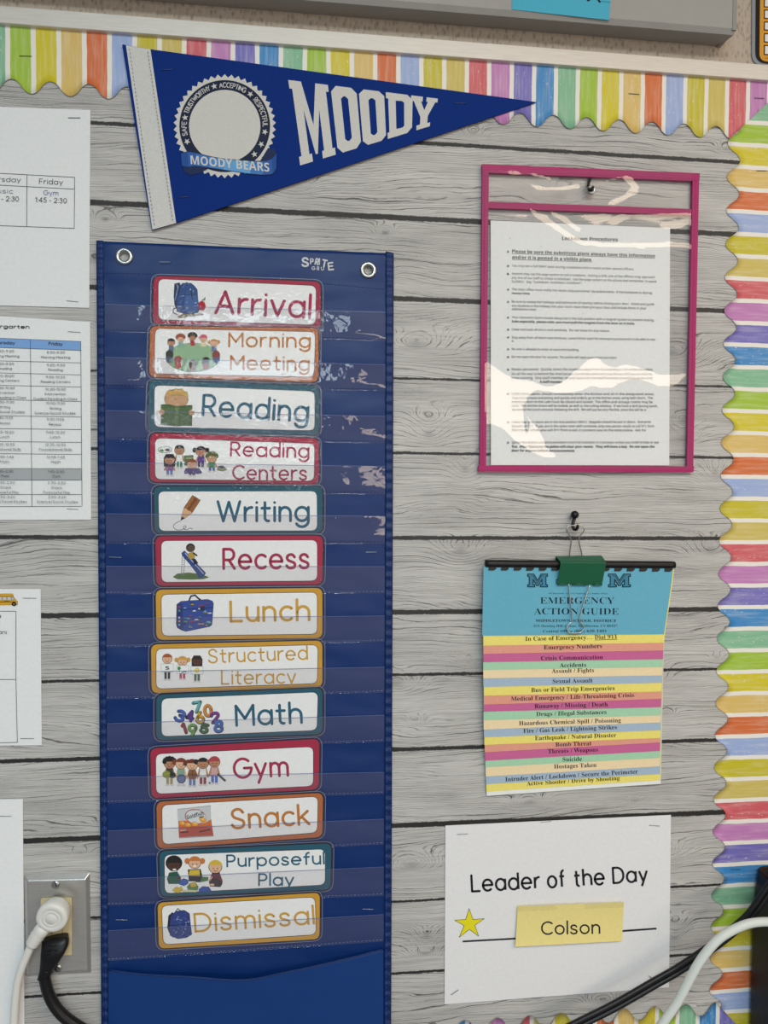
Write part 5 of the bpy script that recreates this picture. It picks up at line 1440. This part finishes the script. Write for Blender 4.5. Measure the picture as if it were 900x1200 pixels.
# calendar sheet
GRY = ink('4a5055')
def flat(d): return lambda x, y: d
cal = sheet_thing('calendar_page', 'white calendar page with Friday Gym box, topmost sheet at the left', 'paper', [(-70, 122.5), (106, 128.8), (104.6, 360.8), (-70, 356)], flat(.0012), 'e9ebec')
t = cr(0, 180, 7.5); mb = MB(.0016)
for A, B in (((-200, 162), (657, 208)), ((-200, 266), (655, 312)), ((-200, 625), (652, 657)), ((657, 208), (652, 657)), ((237, 187), (235, 642)), ((-180, 164), (-180, 628))): mb.stroke([t(*A), t(*B)], .6, GRY, False)
pen(mb, 'Thursday', (-150, 240), (180, 250), 5.2, GRY, .085, .2, t); pen(mb, 'Friday', (345, 264), (550, 272), 5.6, GRY, .085, .2, t)
pen(mb, 'Music', (-90, 343), (112, 350), 5.0, ink('6f7f8c'), .085, .2, t); pen(mb, 'Gym', (382, 361), (510, 367), 5.2, ink('6b78b4'), .085, .2, t)
pen(mb, '1:45 - 2:30', (-110, 412), (163, 419), 5.4, GRY, .085, .2, t); pen(mb, '1:45 - 2:30', (312, 425), (585, 434), 5.4, GRY, .085, .2, t)
mb.build('printed_text', cal)
# weekly schedule
sch = sheet_thing('schedule_page', 'white weekly schedule page with blue table header, left of the pocket chart', 'paper', [(-70, 366), (105.6, 377.3), (106.8, 609), (-70, 609.5)], flat(.0013), 'eaedee')
ta, tb = cr(0, 380, 7.826), cr(0, 500, 7.826)
mb = MB(.0017)
mb.poly([ta(-220, 118), ta(740, 158), ta(739, 240), ta(-220, 205)], ink('7da6dc')); mb.poly([tb(-220, 383), tb(745, 385), tb(747, 490), tb(-220, 490)], ink('a9aeb1'))
rows = [(ta, 118, 158), (ta, 205, 240), (ta, 330, 354), (ta, 440, 464), (ta, 555, 575), (ta, 686, 708), (ta, 836, 850), (ta, 954, 965), (tb, 14, 27), (tb, 133, 144), (tb, 245, 254), (tb, 383, 385), (tb, 490, 489), (tb, 622, 622), (tb, 733, 730)]
for z, l, r in rows: mb.stroke([z(-220, l), z(745, r)], .5, GRY, False)
mb.stroke([ta(278, 140), tb(293, 732)], .55, GRY, False); mb.stroke([ta(740, 158), tb(752, 730)], .55, GRY, False); mb.stroke([ta(-200, 119), tb(-190, 732)], .55, GRY, False)
pen(mb, 'Kindergarten', (-190, 30), (266, 38), 3.6, INK, .15, .2, ta)
pen(mb, 'Thursday', (-70, 178), (135, 184), 3.2, INK, .13, .2, ta); pen(mb, 'Friday', (447, 190), (572, 195), 3.3, INK, .13, .2, ta)
TT = [(ta, '8:50-9:20', 430, 594, 268), (ta, 'Morning Meeting', 377, 643, 312), (ta, '9:20-9:50', 430, 594, 384), (ta, 'Reading', 443, 575, 426), (ta, '9:50-10:20', 422, 595, 494), (ta, 'Reading Centers', 375, 643, 536), (ta, '10:20-10:50', 418, 600, 605), (ta, 'Intervention', 413, 602, 648),
      (ta, 'Guided Reading In Class', 308, 706, 692), (ta, '10:50-11:30', 424, 595, 734), (ta, 'Writing', 455, 560, 780), (ta, 'Science/Social Studies', 318, 692, 824), (ta, '11:30-11:55', 428, 586, 880), (ta, 'Recess', 450, 560, 926),
      (tb, '11:55-12:20', 420, 594, 60), (tb, 'Lunch', 460, 553, 104), (tb, '12:25-12:55', 415, 600, 174), (tb, 'Foundational Skills', 360, 657, 219), (tb, '12:55-1:45', 430, 592, 288), (tb, 'Math', 470, 552, 332), (tb, '1:45-2:30', 440, 586, 420), (tb, 'Gym', 478, 552, 462),
      (tb, '2:30-2:50', 438, 602, 524), (tb, 'Snack', 470, 568, 568), (tb, 'Purposeful Play', 398, 640, 612), (tb, '2:50-3:20', 443, 604, 655), (tb, 'Science/Social Studies', 338, 712, 698)]
for z, s, x0, x1, y in TT:
    pen(mb, s, (x0, y), (x1, y+2), 2.6, GRY, .1, .2, z)
    s2 = 'Music' if s == 'Gym' else s
    sh = 468; dy = -12 if z is ta else -2
    pen(mb, s2, (x0-sh, y+dy), (x1-sh, y+dy+2), 2.6, GRY, .1, .2, z)
mb.build('printed_text', sch)
# bus list
bus = sheet_thing('bus_list_page', 'white page with a small yellow school bus, third sheet down at the left', 'paper', [(-80, 690), (47.6, 690.3), (48.9, 873.3), (-80, 874.5)], flat(.0012), 'eceeef')
t = cr(0, 680, 6); mb = MB(.0016)
for A, B in (((-300, 216), (112, 218)), ((112, 218), (112, 700)), ((112, 700), (122, 1140)), ((122, 1140), (-300, 1150)), ((-300, 697), (112, 698))): mb.stroke([t(*A), t(*B)], .6, GRY, False)
pen(mb, 'Bus', (-70, 262), (6, 263), 4.0, INK, .14, .2, t); pen(mb, 'Imani', (-55, 376), (44, 378), 4.2, GRY, .1, .2, t)
mb.build('printed_text', bus)
mb = MB(.0016); YB = 'd9a52c'
T(mb, [(-160, 96), (88, 96), (94, 110), (90, 112), (112, 140), (124, 150), (122, 172), (-160, 176)], YB, t, .5)
S_(mb, [(-160, 112), (90, 112)], .6, '8a6a1c', t)
for k in range(7): T(mb, [(-140+k*32, 118), (-116+k*32, 118), (-114+k*32, 138), (-140+k*32, 138)], 'c8ccd0', t, .4)
T(mb, [(82, 116), (100, 132), (84, 140)], 'c8ccd0', t, .4); S_(mb, [(-160, 152), (112, 152)], .7, '2a2418', t); S_(mb, [(30, 146), (66, 146)], .5, '2a2418', t)
for x in (-110, 98): E_(mb, x, 168, 17, 14, '1a1a1c', t); E_(mb, x, 168, 6, 5, '8a8a8c', t)
mb.build('school_bus_picture', bus)
blank = sheet_thing('blank_page', 'plain white sheet at bottom left, partly behind the outlet plate cord', 'paper', [(-80, 937), (26.8, 936.4), (28.8, 1230), (-80, 1230)], flat(.0011), 'eff0f1')

# ================================================================== OUTLET, PLUGS, CORDS
t = cr(0, 1000, 6)
plate = thing('outlet_plate', 'brushed steel outlet cover with ivory receptacle, bottom left', 'outlet', W(67, 1084, .004))
BRUSH = mat('c9c6c2', .36, .7, .5, ('brushed', 1500, .14, .0))
out = [W(27.5, 1025, .0003), W(105.2, 1023, .0003), W(106.8, 1140, .0003), (W(30, 1144, .0003))]
fr_ = [W(32.2, 1032.6, .0050), W(99.8, 1031, .0050), W(101.5, 1137, .0050), W(33, 1141, .0050)]
mb = MB()
mb.faces(out+fr_, [(4, 7, 6, 5), (0, 4, 5, 1), (1, 5, 6, 2), (2, 6, 7, 3), (3, 7, 4, 0)], BRUSH); mb.build('cover', plate, bevel=.0008, fix='recalc')
mb = MB(.0072); mb.slab(rrect([(47.6, 1053), (84, 1052.3), (84, 1119.4), (47.8, 1119.6)], 1.5, 3), mat('cdbf98', .35, 0, .5), .0015); rc = mb.build('receptacle', plate, bevel=.0003)
mb = MB(.00735)
for cy in (1070, 1103):
    mb.poly([(57, cy-6), (58.4, cy-6), (58.4, cy+2), (57, cy+2)], BLACKP); mb.poly([(72, cy-5), (73.2, cy-5), (73.2, cy+2), (72, cy+2)], BLACKP); mb.ell(65, cy+8, 2.2, 2.2, BLACKP, 0, 0, 360, 12)
mb.stroke([(52, 1087), (73, 1087), (73, 1094), (52, 1095), (52, 1087)], .7, ink('8a7d58'), False)
mb.stroke([(60, 1092.5), (61.2, 1094.3)], 1.0, ink('6a5f3e'))
mb.build('socket_slots', rc)
for x, y, a in ((65.3, 1036.7, 70), (67.8, 1134.6, 40)):
    mb = MB(); mb.smooth = True
    u = .00098
    mb.lathe(W(x, y, .0049), [(4.6*u, 0), (4.5*u, .0005), (3.6*u, .0011), (2*u, .0014), (0, .0015)], STEEL, 22)
    sc_ = mb.build('screw', plate)
    mb = MB(.0066); d = (2.8*math.cos(math.radians(a)), 2.8*math.sin(math.radians(a)))
    mb.stroke([(x-d[0], y-d[1]), (x+d[0], y+d[1])], .9, ink('2a2a2c'), False); mb.build('slot', sc_)
WHT = mat('e2e0da', .38, 0, .5)
wp = thing('power_plug', 'white round-headed power plug and cord in the upper socket', 'plug', W(61, 1075, .02))
mb = MB(); mb.smooth = True; u = .00096
mb.lathe(W(66.2, 1066, .0078), [(14.5*u, 0), (15.6*u, .001), (16*u, .003), (16*u, .010)], WHT, 36)
mb.faces([], [], WHT)
# tilted cap leaning towards the cord
c0 = W(66.2, 1066, .016); c1 = W(61.3, 1075.4, .0255)
ax = (c1-c0).normalized(); ax = (ax+Vector((0, -1.6, 0))).normalized()
sx = ax.cross(Vector((0, 0, 1))).normalized(); sz = sx.cross(ax)
prof = [(16*u, -.002), (17*u, .002), (17.4*u, .007), (16.8*u, .0098), (15.4*u, .0108), (11.2*u, .0112), (10.6*u, .0106), (9.8*u, .0112), (7.2*u, .0113), (6.6*u, .0108), (6.0*u, .0114), (0, .0115)]
vs = []; sg = 36
for r_, h in prof:
    for k in range(sg):
        a = 2*PI*k/sg; vs.append(c0+ax*(h+.004)+sx*r_*math.cos(a)+sz*r_*math.sin(a))
mb.faces(vs, [(i*sg+k, i*sg+(k+1) % sg, (i+1)*sg+(k+1) % sg, (i+1)*sg+k) for i in range(len(prof)-1) for k in range(sg)], WHT)
mb.build('plug_body', wp, smooth=True, fix='recalc')
mb = MB(); mb.smooth = True
P = [(54, 1083), (49.5, 1089), (47, 1092.2), (45.6, 1094), (44, 1096.4), (42.6, 1098.4), (41, 1101), (39.6, 1103), (38.2, 1105.5), (37, 1107.5)]
R_ = [8.5, 8.4, 8.6, 7.6, 8.5, 7.4, 8.2, 7.1, 7.6, 6.4]
mb.tube([W(x, y, .0205) for x, y in P], [r*u*.98 for r in R_], WHT, 18); mb.build('strain_relief', wp, smooth=True)
mb = MB(); mb.smooth = True
pts = spl([(38.5, 1104), (33, 1116), (25.5, 1134), (20.5, 1152), (18, 1172), (16.5, 1195), (15, 1225), (14, 1260)], 6)
mb.tube([W(x, y, .0205-.006*min(1, k/30)) for k, (x, y) in enumerate(pts)], 4.6*u, WHT, 14); mb.build('cord', wp, smooth=True)
bpz = thing('power_plug', 'black angular power plug and cord in the lower socket, under the white plug', 'plug', W(62, 1120, .015))
mb = MB(); mb.smooth = True
secs = [((64.6, 1098.5), 13.8, .006), ((64.8, 1106), 14.6, .007), ((64.2, 1112), 14.4, .0085), ((62, 1120), 12.6, .0085), ((59, 1128), 10.4, .008), ((56.5, 1133), 8.6, .0072), ((54, 1139), 7.4, .0066), ((52.6, 1144), 7.4, .0066)]
vs = []; sg = 20
for (x, y), w, h in secs:
    c = W(x, y, .0075+h)
    for k in range(sg):
        a = 2*PI*k/sg; ca, sa = math.cos(a), math.sin(a)
        f = lambda q: math.copysign(abs(q)**.6, q)
        vs.append(c+Vector((w*u*f(ca), -h*f(sa), w*u*.15*f(ca))))
mb.faces(vs, [(i*sg+k, i*sg+(k+1) % sg, (i+1)*sg+(k+1) % sg, (i+1)*sg+k) for i in range(len(secs)-1) for k in range(sg)]+[tuple(range(sg)), tuple(range((len(secs)-1)*sg, len(secs)*sg))], BLACKP)
mb.build('plug_body', bpz, smooth=True, fix='recalc')
mb = MB()
for y, w in ((1108, 5), (1115, 6), (1119, 6)): mb.tube([W(60.5-w, y, .0245), W(60.5+w, y-.4, .0245)], .0005, BLACKP, 6)
for k, (x, y, w) in enumerate(((56.6, 1132, 8.4), (55.4, 1135.5, 8.0), (54.3, 1139, 7.6))): mb.tube([W(x-w, y, .0145), W(x-w*.7, y-.2, .019), W(x, y+.6, .0215), W(x+w*.7, y+.8, .019), W(x+w, y+.6, .0145)], .0008, BLACKP, 6)
mb.build('grip_ridges', bpz, smooth=True)
mb = MB(); mb.smooth = True
pts = spl([(52, 1142), (53.5, 1152), (57.5, 1166), (65, 1180), (76, 1192), (90, 1202), (108, 1213), (130, 1228)], 6)
mb.tube([W(x, y, .0145) for x, y in pts], 6.3*u, BLACKP, 16); mb.build('cord', bpz, smooth=True)

# ================================================================== BLACK HOLDER AND CABLES, bottom right
hx0 = W(876.5, 1100, 0).x; hz1 = W(884, 1016, 0).z
hold = thing('black_holder', 'tall open-topped black holder with a frayed brown rim, bottom right edge', 'holder', (hx0+.06, -.027, hz1-.1))
HB = mat('15161b', .5, 0, .4, ('noise', 300, .25, .2))
def rr(x0, x1, y0, y1, r, n=5):
    o = []
    for cx, cy, a0 in ((x1-r, y1-r, 0), (x0+r, y1-r, 90), (x0+r, y0+r, 180), (x1-r, y0+r, 270)):
        for k in range(n+1):
            a = math.radians(a0+90*k/n); o.append((cx+r*math.cos(a), cy+r*math.sin(a)))
    return o
YB0, YB1 = -.056, -.0018
vs = []; rows_ = []
outer_ = rr(hx0, hx0+.13, YB0, YB1, .010); inner_ = rr(hx0+.0035, hx0+.1265, YB0+.0035, YB1-.0035, .008)
zz = [(-.9, outer_, 0), (hz1-.06, outer_, 0), (hz1-.02, outer_, 1), (hz1-.003, outer_, 2), (hz1, [((a+c)/2, (b2+d2)/2) for (a, b2), (c, d2) in zip(outer_, inner_)], 2), (hz1-.003, inner_, 2), (hz1-.10, inner_, 0), (hz1-.10, [(hx0+.065, -.028)]*len(outer_), 0)]
for z, o_, k in zz:
    for (x, y) in o_:
        lean = .006*max(0, (z-(hz1-.07))/.07)**2
        vs.append(Vector((x+lean, y, z)))
n = len(outer_)
mb = MB(); mb.smooth = False
mb.faces(vs, [(i*n+k, i*n+(k+1) % n, (i+1)*n+(k+1) % n, (i+1)*n+k) for i in range(len(zz)-1) for k in range(n)], HB)
mb.build('shell', hold, smooth=True, fix='recalc')
mb = MB(); mb.smooth = True
rim = [Vector((x+.006+.0006*noise.noise(Vector((x*300, y*300, 1))), y, hz1+.0006*noise.noise(Vector((x*260, y*260, 4))))) for x, y in [((a+c)/2, (b2+d2)/2) for (a, b2), (c, d2) in zip(outer_, inner_)]]
mb.tube(rim+[rim[0]], .0022, mat('3a2a22', .8, 0, .2, ('noise', 500, .6, .5)), 8); mb.build('rim', hold, smooth=True)
CW = mat('d3d8d4', .45, 0, .4)
mb = MB(); mb.smooth = True
t = cr(770, 1000, 6)
pts = spl([t(*p) for p in [(1000, 500), (880, 483), (780, 481), (700, 485), (620, 502), (520, 546), (430, 605), (350, 692), (280, 792), (210, 922), (140, 1050), (60, 1165), (20, 1222), (-60, 1330), (-150, 1520)]], 6)
mb.tube([W(x, y, .064) for x, y in pts], 5.4*.0009, CW, 16)
rootat(mb, 'cable', 'thick white cable arching across the bottom right corner', 'cable')
for p_ in bpy.data.objects[-1:] if False else []: pass
for off, lab in ((-3.1, 'black cable, upper of the two running together at bottom right'), (3.1, 'black cable, lower of the two running together at bottom right')):
    mb = MB(); mb.smooth = True
    base = spl([(925, 1012), (900, 1043), (880, 1071), (862, 1088), (842, 1104), (818, 1121), (792, 1138), (768, 1151.5), (720, 1179), (670, 1204), (610, 1235), (520, 1290)], 6)
    P = []
    for k, p in enumerate(base):
        a = base[max(0, k-1)]; c = base[min(len(base)-1, k+1)]
        d = Vector((c[0]-a[0], c[1]-a[1])).normalized()
        w = off*(1 if off < 0 else 1)
        P.append(W(p[0]+d.y*w*-1*(-1), p[1]-d.x*w*(-1)*-1, .050-(.016*min(1, k/36))))
    mb.tube(P, 3.5*.00092, BLACKP, 12)
    rootat(mb, 'cable', lab, 'cable')

# ================================================================== STAPLES
SIL = mat('a5a6a8', .35, .9, .5); SDK = mat('5a5c60', .4, .8, .5)
def staple(px, py, half, ang, dep, label, m_=SIL):
    mb = MB(); mb.smooth = True
    c, s_2 = math.cos(math.radians(ang)), math.sin(math.radians(ang))
    a = (px-half*c, py+half*s_2); b2 = (px+half*c, py-half*s_2)
    e0 = W(*a, max(0.0002, dep-.0006)); e1 = W(*b2, max(0.0002, dep-.0006)); f0 = W(*a, dep+.0005); f1 = W(*b2, dep+.0005)
    mb.tube([e0, f0, f0.lerp(f1, .08), f0.lerp(f1, .92), f1, e1], .00032, m_, 6)
    rootat(mb, 'staple', label, 'staple', 'staples holding the papers up')
ST = [(30, 65.6, 7, -1, .0018, 'staple in the green stripe of the top border, left end', SDK), (87, 138, 7, 0, .0014, 'staple at the top right of the calendar page', SDK), (196, 81.5, 7, 4, .0044, 'staple at the top left of the blue pennant', SDK),
      (215, 231, 6.5, 3, .0044, 'staple at the bottom left of the blue pennant', SDK), (539, 121, 6.5, 0, .0044, 'staple near the tip of the blue pennant', SDK), (743, 110, 6, -4, .0019, 'staple in a tan stripe of the top border', SDK), (890, 115, 5.5, -3, .0019, 'staple in the mauve stripe at the top right corner', SDK),
      (893, 200, 6, 0, .0012, 'staple in the tan stripe high on the right border', SDK), (862, 1019, 5, 0, .0012, 'staple in the blue stripe beside the black holder', SDK), (85, 353, 7, -6, .0014, 'staple at the bottom right of the calendar page', SIL), (87, 389, 7.3, -4, .0016, 'staple at the top right of the weekly schedule page', SIL),
      (85, 596.6, 6.5, -3, .0016, 'staple at the bottom right of the weekly schedule page', SIL), (34.6, 701, 7.8, -1, .0014, 'staple at the top right of the bus page', SIL), (32, 865.5, 7.8, 0, .0014, 'staple at the bottom right of the bus page', SIL), (5, 956.5, 8, -1, .0014, 'staple at the top of the plain white sheet', SIL),
      (193, 307, 6.3, 0, .0058, 'staple in the top hem of the pocket chart', SIL), (135, 653, 7.3, -2, .0052, 'staple on the left of the pocket chart beside the Recess card', SIL), (435, 647, 6.4, 1, .0052, 'staple on the right of the pocket chart beside the Recess card', SIL),
      (142.5, 1078, 7, -1, .0052, 'staple on the left of the pocket chart beside the Dismissal card', SIL), (431, 1065.5, 6.6, -1, .0052, 'staple on the right of the pocket chart beside the Dismissal card', SIL), (542, 977.5, 6, 3, .0016, 'staple at the top left of the leader sheet', SIL),
      (767, 967.5, 6, -4, .0016, 'staple at the top right of the leader sheet', SIL), (533, 1163, 5, 35, .0016, 'slanted staple at the bottom left of the leader sheet', SDK), (764, 1146.5, 4.6, -40, .0036, 'slanted staple at the bottom right of the leader sheet', SDK), (640, 963, 6, 5, .0012, 'staple at the top middle of the leader sheet', SIL)]
for a in ST: staple(*a[:6], m_=a[6])
